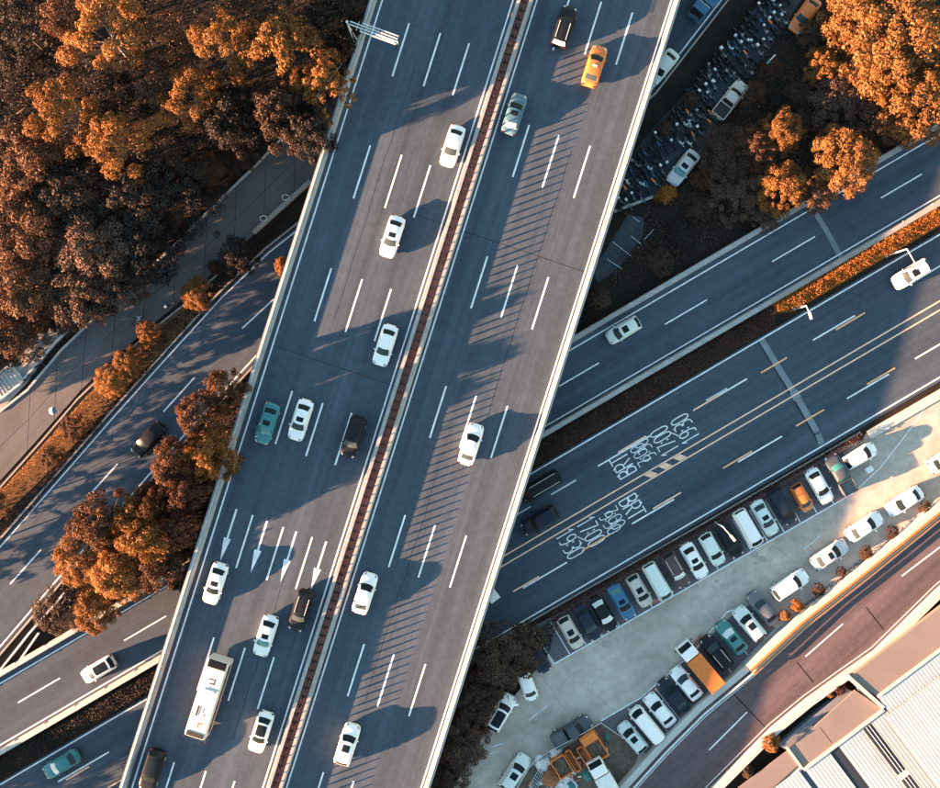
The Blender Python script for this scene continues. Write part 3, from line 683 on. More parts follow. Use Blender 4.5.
# crown prototypes are built at radius 4 m, top 8 m
def proto(style, seed):
    rr = random.Random(seed); cl = []
    if style == 'clumpy':                       # separate cauliflower heads on bare limbs
        n = 17
        for i in range(n):
            a = i * 2.399 + rr.uniform(-.3, .3); q = math.sqrt((i + .5) / n) * 3.5
            cl.append((q * math.cos(a), q * math.sin(a), 6.9 - 0.17 * q * q + rr.uniform(-.5, .35), rr.uniform(.62, 1.08), .8))
        cl = [c for c in cl if rr.random() > .12]
        extra = []
        for c in cl:
            for _ in range(2):
                extra.append((c[0] + rr.uniform(-.8, .8), c[1] + rr.uniform(-.8, .8), c[2] + rr.uniform(-.4, .3), c[3] * rr.uniform(.35, .6), .85))
        dens, leaf, tr = 640, .17, cl
        cl2 = cl + extra
    elif style == 'dense':
        n = 46
        for i in range(n):
            a = i * 2.399 + rr.uniform(-.4, .4); q = math.sqrt((i + .5) / n) * 3.75 * rr.uniform(.8, 1.06)
            cl.append((q * math.cos(a), q * math.sin(a), 7.2 - 0.2 * q * q + rr.uniform(-.9, .45), rr.uniform(.45, 1.0), .8))
        for i in range(14):
            a = rr.uniform(0, 6.28); cl.append((3.7 * math.cos(a), 3.7 * math.sin(a), rr.uniform(2.2, 4.8), rr.uniform(.45, .85), .9))
        dens, leaf, tr, cl2 = 440, .22, cl[::3], cl
    elif style == 'feather':                    # sprays of fine foliage along drooping boughs
        for i in range(13):
            a = i * 2.399 + rr.uniform(-.3, .3); L = rr.uniform(2.4, 4.3)
            for k in range(7):
                t = (k + 1) / 7
                cl.append((L * t * math.cos(a) + rr.uniform(-.3, .3), L * t * math.sin(a) + rr.uniform(-.3, .3), 7.4 - 2.4 * t * t + rr.uniform(-.4, .4), rr.uniform(.3, .62) * (1.15 - .5 * t), .6))
        dens, leaf, tr, cl2 = 620, .2, cl[5::7], cl
    elif style == 'sparse':                     # thin crown, limbs showing
        n = 40
        for i in range(n):
            a = i * 2.399 + rr.uniform(-.4, .4); q = math.sqrt((i + .5) / n) * 3.9 * rr.uniform(.75, 1.08)
            cl.append((q * math.cos(a), q * math.sin(a), 7.0 - 0.18 * q * q + rr.uniform(-1.2, .5), rr.uniform(.4, .95), .8))
        dens, leaf, tr, cl2 = 330, .2, cl[::4], cl
    pts, nr = clump_points(cl2, dens, seed)
    tb = MB(); limbs(tb, tr, 3.2, .2, rr)
    return pts, nr, leaf, mesh('trunk', tb, True, [M['bark' if style == 'clumpy' else 'dark_bark']])
PROTO = {}
def get_proto(style, seed, mat):
    if (style, seed) not in PROTO: PROTO[(style, seed)] = proto(style, seed)
    pts, nr, leaf, tme = PROTO[(style, seed)]
    k = (style, seed, mat)
    if k not in PROTO: PROTO[k] = leaf_mesh('crown', pts, nr, leaf, M[mat], seed + 5)
    return PROTO[k], tme
tree_n = 0
def tree(px, py, rpx, h, style, mat, label, seed=None, group=None, name='tree', cat='tree'):
    global tree_n
    seed = (tree_n % 3) if seed is None else seed; tree_n += 1
    cm, tm = get_proto(style, seed, mat)
    c = P(px, py, h * .75); r = rpx / PXM * (CAM_H - h * .75) / CAM_H / 4.0
    e = thing(name, label, cat, (c.x, c.y, 0), rnd.uniform(0, 6.28), group, (r, r * rnd.uniform(.9, 1.1), h / 8.0))
    link('crown', cm, None, e); link('trunk', tm, None, e)
    return e
def bush(px, py, rpx, h, mat, label, group=None):
    return tree(px, py, rpx, h, 'dense', mat, label, None, group, 'bush', 'bush')

WOOD = 'trees of the wood at top left'
for a in (
    (100, 30, 50, 14, 'clumpy', 'leaf_orange', 'bright amber tree with cauliflower clumps near the top left of the wood'),
    (62, 112, 44, 13.8, 'clumpy', 'leaf_orange', 'amber tree with clumps in a vertical row at the left of the wood'),
    (112, 140, 38, 13, 'clumpy', 'leaf_orange', 'amber tree with few clumps on pale bare limbs in the middle of the wood'),
    (188, 98, 38, 13.8, 'clumpy', 'leaf_orange', 'bright amber clumped tree right of the bare limbs in the wood'),
    (222, 45, 38, 14.2, 'clumpy', 'leaf_orange', 'amber clumped tree close to the top of the wood beside the feathery tree'),
    (283, 48, 56, 14.5, 'feather', 'leaf_orange', 'large feathery copper tree left of the sign gantry'),
    (322, 84, 34, 13.2, 'feather', 'leaf_orange', 'feathery copper tree touching the flyover parapet below the gantry'),
    (160, 35, 36, 11.2, 'sparse', 'leaf_rust', 'thin rusty tree between the amber clumped trees at the top'),
    (62, 18, 30, 11.5, 'sparse', 'leaf_rust', 'pinkish thin tree at the very top of the wood'),
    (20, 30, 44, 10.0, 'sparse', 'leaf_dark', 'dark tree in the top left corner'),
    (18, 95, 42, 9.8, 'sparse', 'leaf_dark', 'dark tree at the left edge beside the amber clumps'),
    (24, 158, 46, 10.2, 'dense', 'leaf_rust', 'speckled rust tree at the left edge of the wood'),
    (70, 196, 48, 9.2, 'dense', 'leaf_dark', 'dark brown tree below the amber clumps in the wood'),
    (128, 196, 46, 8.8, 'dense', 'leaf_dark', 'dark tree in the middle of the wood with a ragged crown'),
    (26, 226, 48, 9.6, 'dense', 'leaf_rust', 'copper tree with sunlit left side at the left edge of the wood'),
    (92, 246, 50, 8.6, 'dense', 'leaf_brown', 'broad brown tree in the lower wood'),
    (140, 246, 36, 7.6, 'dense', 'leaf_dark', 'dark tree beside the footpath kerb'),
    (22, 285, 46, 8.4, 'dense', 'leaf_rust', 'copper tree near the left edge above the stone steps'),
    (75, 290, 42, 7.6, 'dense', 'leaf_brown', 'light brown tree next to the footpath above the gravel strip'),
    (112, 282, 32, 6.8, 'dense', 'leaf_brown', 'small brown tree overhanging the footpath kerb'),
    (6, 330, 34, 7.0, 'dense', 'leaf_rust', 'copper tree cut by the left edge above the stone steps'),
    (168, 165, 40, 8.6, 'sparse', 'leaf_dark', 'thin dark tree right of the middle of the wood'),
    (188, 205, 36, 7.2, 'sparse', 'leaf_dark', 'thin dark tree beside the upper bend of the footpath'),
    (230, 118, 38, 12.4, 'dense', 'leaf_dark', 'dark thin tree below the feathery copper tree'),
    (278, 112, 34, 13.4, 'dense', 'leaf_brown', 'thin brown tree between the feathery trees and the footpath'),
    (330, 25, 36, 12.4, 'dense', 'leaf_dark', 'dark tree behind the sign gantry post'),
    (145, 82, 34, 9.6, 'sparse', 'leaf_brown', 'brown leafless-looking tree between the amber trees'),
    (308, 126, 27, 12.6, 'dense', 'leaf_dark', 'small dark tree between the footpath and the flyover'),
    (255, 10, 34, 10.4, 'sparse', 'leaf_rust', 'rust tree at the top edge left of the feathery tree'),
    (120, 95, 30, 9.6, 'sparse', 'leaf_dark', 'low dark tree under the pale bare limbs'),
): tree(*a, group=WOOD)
bush(205, 176, 26, 2.8, 'leaf_rust', 'low rusty shrub at the bend of the footpath in the wood')
bush(172, 170, 20, 2.6, 'leaf_rust', 'low copper shrub left of the rusty shrub in the wood')
bush(238, 158, 16, 3.0, 'leaf_brown', 'brown shrub beside the footpath where it meets the trees')

for k_, (x, y, r_) in enumerate(((60, 325, 12), (84, 306, 14), (150, 238, 15), (172, 224, 14), (200, 192, 14), (150, 262, 10), (120, 262, 22), (185, 232, 8))):
    bush(x, y, r_, 3.2 + .3 * (k_ % 3), 'leaf_brown' if k_ % 2 else 'leaf_dark', ('brown shrub', 'dark shrub')[(k_ + 1) % 2] + ' at the edge of the wood ' + ('above the gravel strip', 'above the start of the rail', 'at the middle of the footpath', 'where the footpath kerb shows again', 'beside the upper footpath bend', 'overhanging the kerb of the footpath', 'behind the small brown overhanging tree', 'hanging over the upper footpath kerb')[k_])

CL = 'trees of the clump between side road and flyover'
for a in (
    (222, 392, 25, 12.4, 'dense', 'leaf_rust', 'rust tree at the top of the clump next to the flyover parapet'),
    (197, 416, 27, 13.2, 'dense', 'leaf_rust', 'rust tree above the half-hidden dark car on the side road'),
    (208, 456, 30, 13.0, 'dense', 'leaf_orange', 'bright copper tree at the right of the clump next to the parapet'),
    (174, 466, 29, 13.4, 'dense', 'leaf_rust', 'dark rust tree below the half-hidden car'),
    (182, 490, 26, 12.6, 'dense', 'leaf_red', 'reddish tree in the middle of the clump'),
    (178, 526, 26, 11.2, 'dense', 'leaf_red', 'small red tree close to the parapet above the ramp road'),
    (97, 524, 32, 11.5, 'dense', 'leaf_rust', 'round copper tree overhanging the lower side road line'),
    (142, 532, 34, 12.4, 'dense', 'leaf_orange', 'amber copper tree in the centre of the lower clump'),
    (78, 560, 30, 7.8, 'dense', 'leaf_orange', 'amber tree at the left edge of the lower clump'),
    (116, 572, 34, 9.4, 'dense', 'leaf_orange', 'amber tree overhanging the ramp road barrier'),
    (158, 566, 30, 9.0, 'dense', 'leaf_rust', 'rust tree at the right of the lower clump by the ramp road'),
    (152, 505, 24, 11.8, 'dense', 'leaf_rust', 'rust tree bridging the two halves of the clump'),
    (52, 612, 26, 5.2, 'sparse', 'leaf_brown', 'low brown tree in the angle between side road and ramp road'),
    (92, 612, 24, 6.6, 'dense', 'leaf_orange', 'amber tree hanging over the white ramp barrier'),
    (180, 580, 14, 4.6, 'dense', 'leaf_dark', 'small dark tree squeezed between ramp road and parapet'),
): tree(*a, group=CL)

for a in ((-14, 512, 20, 4.6, 'bush just beyond the left edge on the verge'), (-48, 556, 22, 5.0, 'bush further down the verge beyond the left edge'), (-90, 600, 24, 5.0, 'last bush of the verge beyond the left edge')):
    bush(a[0], a[1], a[2], a[3], 'leaf_rust', a[4])
VG = 'bushes on the verge beside the footpath'
for a in (
    (236, 256, 21, 4.6, 'leaf_dark', 'dark round bush with an orange lower rim close to the flyover'),
    (196, 294, 17, 3.6, 'leaf_orange', 'orange crescent bush on the verge in front of the dark bush'),
    (146, 332, 12, 3.0, 'leaf_orange', 'small orange bush at the narrow end of the verge'),
    (126, 362, 17, 3.6, 'leaf_orange', 'orange bush in the middle of the verge'),
    (108, 381, 16, 3.4, 'leaf_orange', 'orange bush below the middle of the verge'),
    (72, 428, 14, 3.0, 'leaf_rust', 'rust bush beside the side road kerb on the verge'),
    (50, 458, 14, 2.8, 'leaf_rust', 'rust bush at the lower end of the verge'),
    (214, 266, 8, 2.0, 'leaf_rust', 'tiny rust bush beside the dark round bush'),
    (282, 266, 9, 5.2, 'leaf_orange', 'small orange bush showing beside the left parapet'),
): bush(*a, group=VG)

RT = 'trees on the dark ground at top right'
for a in (
    (905, 30, 62, 9.6, 'dense', 'leaf_orange', 'large amber tree at the top right corner'),
    (868, 8, 40, 8.8, 'dense', 'leaf_orange', 'amber tree at the top edge left of the corner tree'),
    (925, 96, 44, 8.6, 'dense', 'leaf_orange', 'amber tree at the right edge above the ramp road'),
    (890, 62, 34, 8.8, 'dense', 'leaf_orange', 'amber tree with a pale left rim below the top edge'),
    (848, 158, 36, 7.2, 'dense', 'leaf_orange', 'amber tree overhanging the ramp road barrier at right'),
    (785, 186, 27, 6.2, 'dense', 'leaf_orange', 'smaller amber tree over the ramp barrier with a red left side'),
    (784, 130, 23, 6.8, 'dense', 'leaf_orange', 'amber tree in the middle of the dark ground'),
    (758, 146, 22, 5.8, 'dense', 'leaf_rust', 'rust tree left of the amber tree on the dark ground'),
    (824, 62, 19, 5.4, 'dense', 'leaf_orange', 'narrow orange tree standing alone right of the scooter yard'),
    (881, 100, 12, 5.6, 'dense', 'leaf_orange', 'tiny orange treetop among dark foliage at right'),
    (860, 60, 34, 4.6, 'dense', 'leaf_brown', 'dark tree between the lone orange tree and the corner trees'),
    (850, 100, 38, 4.8, 'dense', 'leaf_brown', 'dark tree above the amber tree by the ramp'),
    (890, 122, 26, 4.0, 'sparse', 'leaf_brown', 'brown tree beside the ramp road under the right edge trees'),
    (728, 152, 34, 4.4, 'sparse', 'leaf_brown', 'brown thin tree right of the scooters'),
    (735, 192, 32, 3.8, 'sparse', 'leaf_brown', 'dark thin tree above the ramp road barrier'),
    (756, 92, 14, 3.4, 'sparse', 'leaf_rust', 'small rust tree beside the parked pickup'),
    (774, 68, 12, 3.6, 'sparse', 'leaf_rust', 'small reddish tree beside the green lamp'),
    (815, 190, 22, 4.6, 'dense', 'leaf_rust', 'rust tree close to the ramp barrier under the amber tree'),
): tree(*a, group=RT)
for a, lb in (((498, 658, 36, 5.2), 'largest dark tree between the flyover and the car park'), ((472, 698, 28, 4.4), 'dark tree against the right parapet above the lower left car park entrance'),
              ((528, 640, 16, 4.2), 'dark tree over the dark blue car at the left end of the upper row'), ((460, 745, 30, 4.6), 'dark tree beside the parapet close to the bottom edge'),
              ((492, 690, 13, 3.6), 'small dark tree behind the white SUV with the black roof'), ((448, 778, 22, 4.0), 'dark tree at the bottom edge against the flyover')):
    tree(*a, 'dense', 'leaf_brown', lb, None, 'dark trees beside the car park')
for a in ((800, 95, 16, 2.6, 'leaf_brown', 'brown shrub halfway between the scooter yard and the lone orange tree'), (776, 98, 12, 2.0, 'leaf_dark', 'dark shrub left of the brown shrub beside the scooter yard'),
          (806, 122, 14, 2.8, 'leaf_brown', 'brown shrub just above the middle amber tree'), (700, 206, 16, 2.0, 'leaf_brown', 'brown shrub below the silver sedan in the scooter yard'),
          (680, 232, 13, 1.6, 'leaf_dark', 'dark shrub right of the paved pad'), (662, 262, 14, 1.8, 'leaf_brown', 'brown shrub below the paved pad'),
          (600, 298, 12, 2.0, 'leaf_brown', 'brown shrub against the right parapet above the ramp road'), (764, 214, 18, 2.4, 'leaf_brown', 'brown shrub pressed against the upper ramp barrier'),
          (812, 32, 14, 2.6, 'leaf_brown', 'brown shrub below the orange taxi at the top edge'), (842, 20, 16, 3.4, 'leaf_rust', 'rust shrub between orange taxi and corner trees'),
          (704, 178, 12, 2.2, 'leaf_rust', 'rust shrub touching the silver sedan in the yard'), (690, 100, 8, 1.4, 'leaf_brown', 'small brown shrub in the strip between side road and scooter yard'),
          (666, 128, 8, 1.3, 'leaf_brown', 'small brown shrub in the strip beside the right parapet')):
    bush(*a)
bush(668, 194, 9, 1.6, 'leaf_vivid', 'small vivid orange bush at the end of the low wall by the scooters')
bush(660, 196, 6, 1.3, 'leaf_vivid', 'tiny orange bush beside the low wall by the scooters')
for a in ((798, 606, 7.5, 2.2, 'leaf_vivid', 'round vivid orange bush behind the parked cars by the wall'), (786, 616, 6, 1.8, 'leaf_orange', 'small orange bush beside the round bush at the wall'),
          (819, 590, 6.5, 1.5, 'leaf_rust', 'rust bush between the white parked car and the wall'), (842, 572, 5.5, 1.2, 'leaf_red', 'red bush in the strip behind the silver parked car'),
          (867, 553, 7.5, 1.3, 'leaf_rust', 'orange and rust bush in the strip behind the white parked car'), (893, 533, 7, 1.2, 'leaf_red', 'reddish bush in the strip near the right parked car'),
          (926, 508, 7, 1.2, 'leaf_rust', 'rust bush at the right end of the planted strip'), (772, 744, 10, 2.6, 'leaf_orange', 'round orange bush growing between the slip road wall and the warehouse'),
          (840, 690, 7, 1.9, 'leaf_red', 'red leafed bush in the gap beside the warehouse terrace'), (830, 694, 5, 1.7, 'leaf_orange', 'small orange bush in the gap beside the warehouse'),
          (748, 772, 7, 2.0, 'leaf_brown', 'brown bush in the dark gap at the bottom by the warehouse')):
    bush(*a)

def hedge(poly_px, h, mat, label, dens=90, leaf=0.15, name='hedge', seed=1, flat=.8):
    """trimmed hedge filling a quad given by two edges"""
    r = np.random.default_rng(seed); A, B_ = poly_px
    pa = [P(*p, h) for p in A]; pb = [P(*p, h) for p in B_]
    cs, ns = [], []
    for i in range(len(pa) - 1):
        q = [np.array(v) for v in (pa[i], pa[i + 1], pb[i + 1], pb[i])]
        area = np.linalg.norm(q[1] - q[0]) * (np.linalg.norm(q[3] - q[0]) + np.linalg.norm(q[2] - q[1])) / 2
        n = int(area * dens); u = r.random((n, 1)); v = r.random((n, 1))
        p = (q[0] * (1 - u) + q[1] * u) * (1 - v) + (q[3] * (1 - u) + q[2] * u) * v
        e = np.minimum(v, 1 - v) * 2
        lump = .5 + .5 * np.sin(p[:, :1] * 1.9 + 1.3 * np.sin(p[:, 1:2] * 1.4)) * np.cos(p[:, 1:2] * 2.3)
        p[:, 2:] = h * (flat + (1 - flat) * lump) * np.clip(e * 3, .25, 1) ** .5 - r.random((n, 1)) ** 2 * h * .35
        cs.append(p); ns.append(np.concatenate([r.normal(0, .5, (n, 2)), np.ones((n, 1))], 1))
    me = leaf_mesh(name, np.concatenate(cs), np.concatenate(ns), leaf, M[mat], seed)
    return tag(link(name, me, None), label, 'hedge')
def up_e1(x): return (x, 671.5 - .5845 * x + 85)
def lo_e1(x): return (x, brt_y(x, -4))
xs = [470, 540, 600, 660, 720, 776]
hedge(([up_e1(x) for x in xs], [lo_e1(x) for x in xs]), 1.1, 'leaf_red', 'dark red shaded hedge between the ramp road and the bus road', 110, .15, seed=3)  # shade on this stretch is painted in by darker leaves
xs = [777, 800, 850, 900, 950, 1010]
hedge(([(x, up_e1(x)[1] + 1) for x in xs], [(x, lo_e1(x)[1] - 3 - (10 if x == 777 else 0)) for x in xs]), 3.6, 'leaf_vivid', 'vivid orange sunlit hedge between the ramp road and the bus road', 190, .17, seed=4, flat=.9)  # same hedge row with brighter leaves, sunlight put into their colour
xs = [-40, 20, 80, 150, 240, 340]
hedge(([up_e1(x) for x in xs], [lo_e1(x) for x in xs]), 0.9, 'leaf_dark', 'dark hedge in the strip under the sunlit ramp barrier at bottom left', 100, .15, seed=5)
A_, B2 = [(545, 615), (600, 584), (650, 555), (700, 527), (760, 492), (820, 457), (862, 432)], [(556, 622), (610, 590), (660, 561), (706, 534), (766, 499), (824, 466), (866, 440)]
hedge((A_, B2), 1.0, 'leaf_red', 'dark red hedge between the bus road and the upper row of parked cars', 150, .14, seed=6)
hedge(([(752, 660), (800, 609), (862, 560), (940, 500)], [(752, 662), (803, 615), (864, 567), (944, 505)]), 0.7, 'leaf_brown', 'low planted strip between the right hand parked cars and the sunlit wall', 130, .13, seed=7)
hedge(([(-60, 540), (0, 489), (43, 442), (78, 402), (115, 367), (148, 336)], [(-60, 560), (0, 502), (52, 450), (90, 408), (124, 374), (155, 342)]), 1.5, 'leaf_orange', 'strip of tall orange grass and low shrubs along the footpath', 170, .14, seed=8, name='planting')
hedge(([(726, 772), (776, 728), (812, 700), (848, 672)], [(730, 776), (780, 732), (816, 704), (850, 677)]), 1.65, 'leaf_orange', 'row of small orange plants trailing over the pale wall by the warehouse', 25, .14, seed=9, name='planting')

def cover(poly, n, mat, seed, hmax=.8, leaf=.2):
    r = np.random.default_rng(seed); q = np.array([[P(*p).x, P(*p).y] for p in poly]); lo, hi = q.min(0), q.max(0); out = []
    while len(out) < n:
        c = lo + (hi - lo) * r.random((4000, 2)); ins = np.zeros(4000, bool); j = len(q) - 1
        for i in range(len(q)):
            cond = ((q[i, 1] > c[:, 1]) != (q[j, 1] > c[:, 1])) & (c[:, 0] < (q[j, 0] - q[i, 0]) * (c[:, 1] - q[i, 1]) / (q[j, 1] - q[i, 1] + 1e-12) + q[i, 0]); ins ^= cond; j = i
        out += list(c[ins])
    p = np.array(out[:n]); f = .5 + .5 * np.sin(p[:, 0] * 1.1 + 2 * np.sin(p[:, 1] * .7)) * np.cos(p[:, 1] * 1.3 + 1.5 * np.sin(p[:, 0] * .6))
    keep = r.random(n) < (.25 + .75 * f); p = p[keep]; f = f[keep]
    z = hmax * f * r.random(len(p)) ** .5
    c3 = np.stack([p[:, 0], p[:, 1], z], 1); nn = np.concatenate([r.normal(0, .6, (len(p), 2)), np.ones((len(p), 1))], 1)
    return tag(link('undergrowth', leaf_mesh('undergrowth', c3, nn, leaf, M[mat], seed), None), kind='stuff')
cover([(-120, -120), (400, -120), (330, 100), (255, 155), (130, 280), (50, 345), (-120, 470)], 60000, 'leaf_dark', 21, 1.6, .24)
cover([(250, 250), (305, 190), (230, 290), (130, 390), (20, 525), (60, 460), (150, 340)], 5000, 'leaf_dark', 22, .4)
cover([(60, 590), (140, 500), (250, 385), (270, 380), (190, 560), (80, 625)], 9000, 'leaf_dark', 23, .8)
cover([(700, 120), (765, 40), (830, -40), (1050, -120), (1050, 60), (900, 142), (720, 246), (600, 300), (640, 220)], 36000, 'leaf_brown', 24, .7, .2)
cover([(420, 800), (480, 655), (560, 615), (548, 655), (490, 715), (450, 790)], 8000, 'leaf_dark', 25, .9)
cover([(742, 0), (790, -20), (720, 70), (640, 160), (600, 200), (640, 130), (700, 58)], 4000, 'leaf_dark', 26, .3, .15)

# trees further to the lower left, out of frame, whose shade lies on the bottom road
for x, y, r_, h, lb in ((-70, 808, 26, 5.2, 'nearest the ramp barrier'), (-120, 832, 28, 5.6, 'second from the ramp barrier'), (-60, 850, 26, 5.6, 'on the lower side of the bus road'), (-180, 850, 30, 6.0, 'farthest from the flyover'),
                        (-62, 396, 28, 5.6, 'left of the stone steps'), (-112, 420, 30, 6.0, 'well left of the stone steps'), (-46, 366, 24, 5.8, 'above the stone steps past the left edge')):
    tree(x, y, r_, h, 'dense', 'leaf_rust', 'roadside tree beyond the left edge, ' + lb, None, 'roadside trees beyond the left edge')

# ------------------------------------------------------------------ scooter yard at top right
yard = struct('scooter_yard', MB().flat([P(830, -60), P(800, 2), P(768, 52), P(728, 104), P(690, 170), P(664, 196), P(606, 214), P(590, 214), P(612, 178), P(660, 120), P(700, 78), P(735, 36), P(768, -10), P(800, -60)], -0.02), M['dark_paving'])
pad = struct('paved_pad', MB().flat([P(628, 214), P(644, 218), P(643, 236), P(618, 268), P(598, 284), P(592, 270), P(606, 250)], -0.02), M['dark_paving'])
for a, b in (((633, 217), (640, 222)), ((631, 236), (641, 244)), ((613, 242), (631, 256)), ((607, 259), (622, 269)), ((644, 240), (654, 229))):
    on(pad, 'bay_line', P(*a, 0), P(*b, 0), 0.07, 'worn_paint')
kerb_thing([(614, 212), (640, 202), (662, 194)], 0.3, 0.6, 'low grey wall at the lower end of the scooter yard', 'old_concrete', 'low_wall', cat='wall')

def loft(secs, mb, mi=0):
    k = len(secs[0]); vs = [v for s_ in secs for v in s_]
    fs = [(i * k + j, i * k + (j + 1) % k, (i + 1) * k + (j + 1) % k, (i + 1) * k + j) for i in range(len(secs) - 1) for j in range(k)]
    fs += [tuple(range(k))[::-1], tuple(range((len(secs) - 1) * k, len(secs) * k))]
    return mb.add(vs, fs, mi)
def disc(c, r, wd, n=12, mb=None):
    mb = mb or MB(); mb.tube((c[0], c[1] - wd / 2, c[2]), (c[0], c[1] + wd / 2, c[2]), r, r, n); return mb
SCM = {}
def sc_mesh():
    b = MB()
    loft([[(-.75, s_ * .06, .5) for s_ in (1, -1)] + [(-.75, -.06, .68), (-.75, .06, .68)], [(-.45, .17, .42), (-.45, -.17, .42), (-.45, -.15, .74), (-.45, .15, .74)],
          [(-.02, .15, .36), (-.02, -.15, .36), (-.02, -.12, .64), (-.02, .12, .64)]], b)
    b.box((.22, 0, .3), (.5, .3, .08))
    loft([[(.42, .19, .3), (.42, -.19, .3), (.47, -.19, .3), (.47, .19, .3)], [(.5, .15, .95), (.5, -.15, .95), (.62, -.12, .95), (.62, .12, .95)]], b)
    loft([[(.45, .07, .45), (.45, -.07, .45), (.45, -.07, .5), (.45, .07, .5)], [(.98, .06, .46), (.98, -.06, .46), (.98, -.05, .52), (.98, .05, .52)]], b)
    SCM['body'] = mesh('body', b)
    s_ = MB(); loft([[(-.78, .11, .7), (-.78, -.11, .7), (-.78, -.09, .78), (-.78, .09, .78)], [(-.4, .15, .72), (-.4, -.15, .72), (-.4, -.12, .84), (-.4, .12, .84)], [(-.02, .11, .66), (-.02, -.11, .66), (-.02, -.08, .74), (-.02, .08, .74)]], s_)
    SCM['seat'] = mesh('seat', s_)
    h = MB(); h.tube((.5, -.34, 1.02), (.5, .34, 1.02), .022, .022, 6); h.box((.58, 0, .98), (.2, .2, .14)); h.tube((.5, .3, 1.0), (.56, .36, 1.16), .012, .012, 4); h.tube((.5, -.3, 1.0), (.56, -.36, 1.16), .012, .012, 4)
    SCM['handlebar'] = mesh('handlebar', h)
    tb_ = MB(); loft([[(-.86, .2, .84), (-.86, -.2, .84), (-.84, -.17, 1.12), (-.84, .17, 1.12)], [(-.44, .2, .84), (-.44, -.2, .84), (-.46, -.17, 1.14), (-.46, .17, 1.14)]], tb_); SCM['top_box'] = mesh('top_box', tb_)
    sh = MB(); loft([[(.42, .24, .42), (.42, -.24, .42), (.48, -.24, .42), (.48, .24, .42)], [(.48, .17, .98), (.48, -.17, .98), (.66, -.14, .98), (.66, .14, .98)]], sh); SCM['shield'] = mesh('leg_shield', sh)
    SCM['wheel'] = mesh('wheel', disc((0, 0, .24), .24, .11))
sc_mesh()
for me in SCM.values(): me.materials.append(None)
def with_mat(name, me, mat, parent, loc=None, rot=None):
    o = link(name, me, None, parent)
    for i, mm in enumerate(mat if isinstance(mat, (list, tuple)) else [mat]):
        o.material_slots[i].link = 'OBJECT'; o.material_slots[i].material = mm
    if loc: o.location = loc
    if rot: o.rotation_euler = rot
    return o
SCOL = {'white': ('grey', None), 'black': ('black', None), 'orange': ('grey', 'skip_orange'), 'blue': ('blue', None), 'silver': ('silver', None)}
def scooter(x, y, rz, col, label, group='scooters parked in the yard'):
    c = P(x, y); t = thing('scooter', label, 'scooter', (c.x, c.y, 0.0), rz, group)
    t.scale = (.86, .86, .9)
    with_mat('body', SCM['body'], PAINT[SCOL[col][0]], t)
    with_mat('seat', SCM['seat'], M[SCOL[col][1]] if SCOL[col][1] else M['trim'], t)
    with_mat('handlebar', SCM['handlebar'], M['steel'] if col == 'silver' else M['dark_steel'], t)
    if col == 'white':
        with_mat('top_box', SCM['top_box'], rnd.choice((M['white_sheet'], M['white_sheet'], M['sheet_grey'], M['steel'])), t, None, (0, 0, rnd.uniform(-.3, .3))).scale = (rnd.uniform(.75, 1.1), rnd.uniform(.6, 1.05), 1)
        if rnd.random() < .5: with_mat('leg_shield', SCM['shield'], M['white_sheet'], t)
    with_mat('wheel', SCM['wheel'], M['tyre'], t, (.72, 0, 0)); with_mat('wheel', SCM['wheel'], M['tyre'], t, (-.6, 0, 0))
yl = [(792, -8), (764, 30), (735, 68), (704, 108), (672, 150), (640, 180), (612, 206)]
placed = []
tries = 0
while len(placed) < 200 and tries < 6000:
    tries += 1
    k = rnd.random() ** .9 * (len(yl) - 1); i = min(int(k), len(yl) - 2); q = Vector(yl[i]).lerp(Vector(yl[i + 1]), k - i)
    lat = rnd.choice((-17, -9, 0, 8)) + rnd.uniform(-3.5, 3.5) if i < 4 else rnd.choice((-14, -6, 2, 10)) + rnd.uniform(-3.5, 3.5)
    p = q + Vector((.8, .6)) * lat
    if any((p - o).length < 6.3 for o in placed): continue
    if any((p - Vector(cxy)).length < rr_ for cxy, rr_ in (((683, 168), 21), ((730, 99), 21), ((806, 14), 24), ((778, 46), 9))): continue
    if p.x < 600 + (230 - p.y) * .32 - 6: continue
    placed.append(p)
    col = rnd.choices(('white', 'black', 'orange', 'blue', 'silver'), (30, 52, 6, 6, 6))[0]
    lb = {'white': 'dark scooter with a pale top box in the crowded rows of the scooter yard', 'black': 'black scooter parked in the crowded rows of the scooter yard', 'orange': 'orange seated scooter parked in the crowded scooter yard',
          'blue': 'blue scooter parked in the crowded scooter yard', 'silver': 'silver bodied scooter with a black seat in the scooter yard'}[col]
    scooter(p.x, p.y, heading(-.6, .8) + rnd.choice((1.3, 1.3, 1.3, -1.85)) + rnd.uniform(-.22, .22), col, lb)
scooter(171, 305, heading(.8, -.6), 'white', 'white scooter standing on the footpath kerb left of the orange crescent bush', 'scooters on the footpath')
scooter(138, 321, heading(.7, -.7), 'silver', 'pale scooter on the footpath above the narrow end of the verge', 'scooters on the footpath')
scooter(28, 379, heading(.7, -.7), 'white', 'white scooter on the gravel strip beside the stone steps', 'scooters on the footpath')
scooter(42, 366, heading(.7, -.2), 'black', 'black scooter on the gravel strip above the white scooter', 'scooters on the footpath')

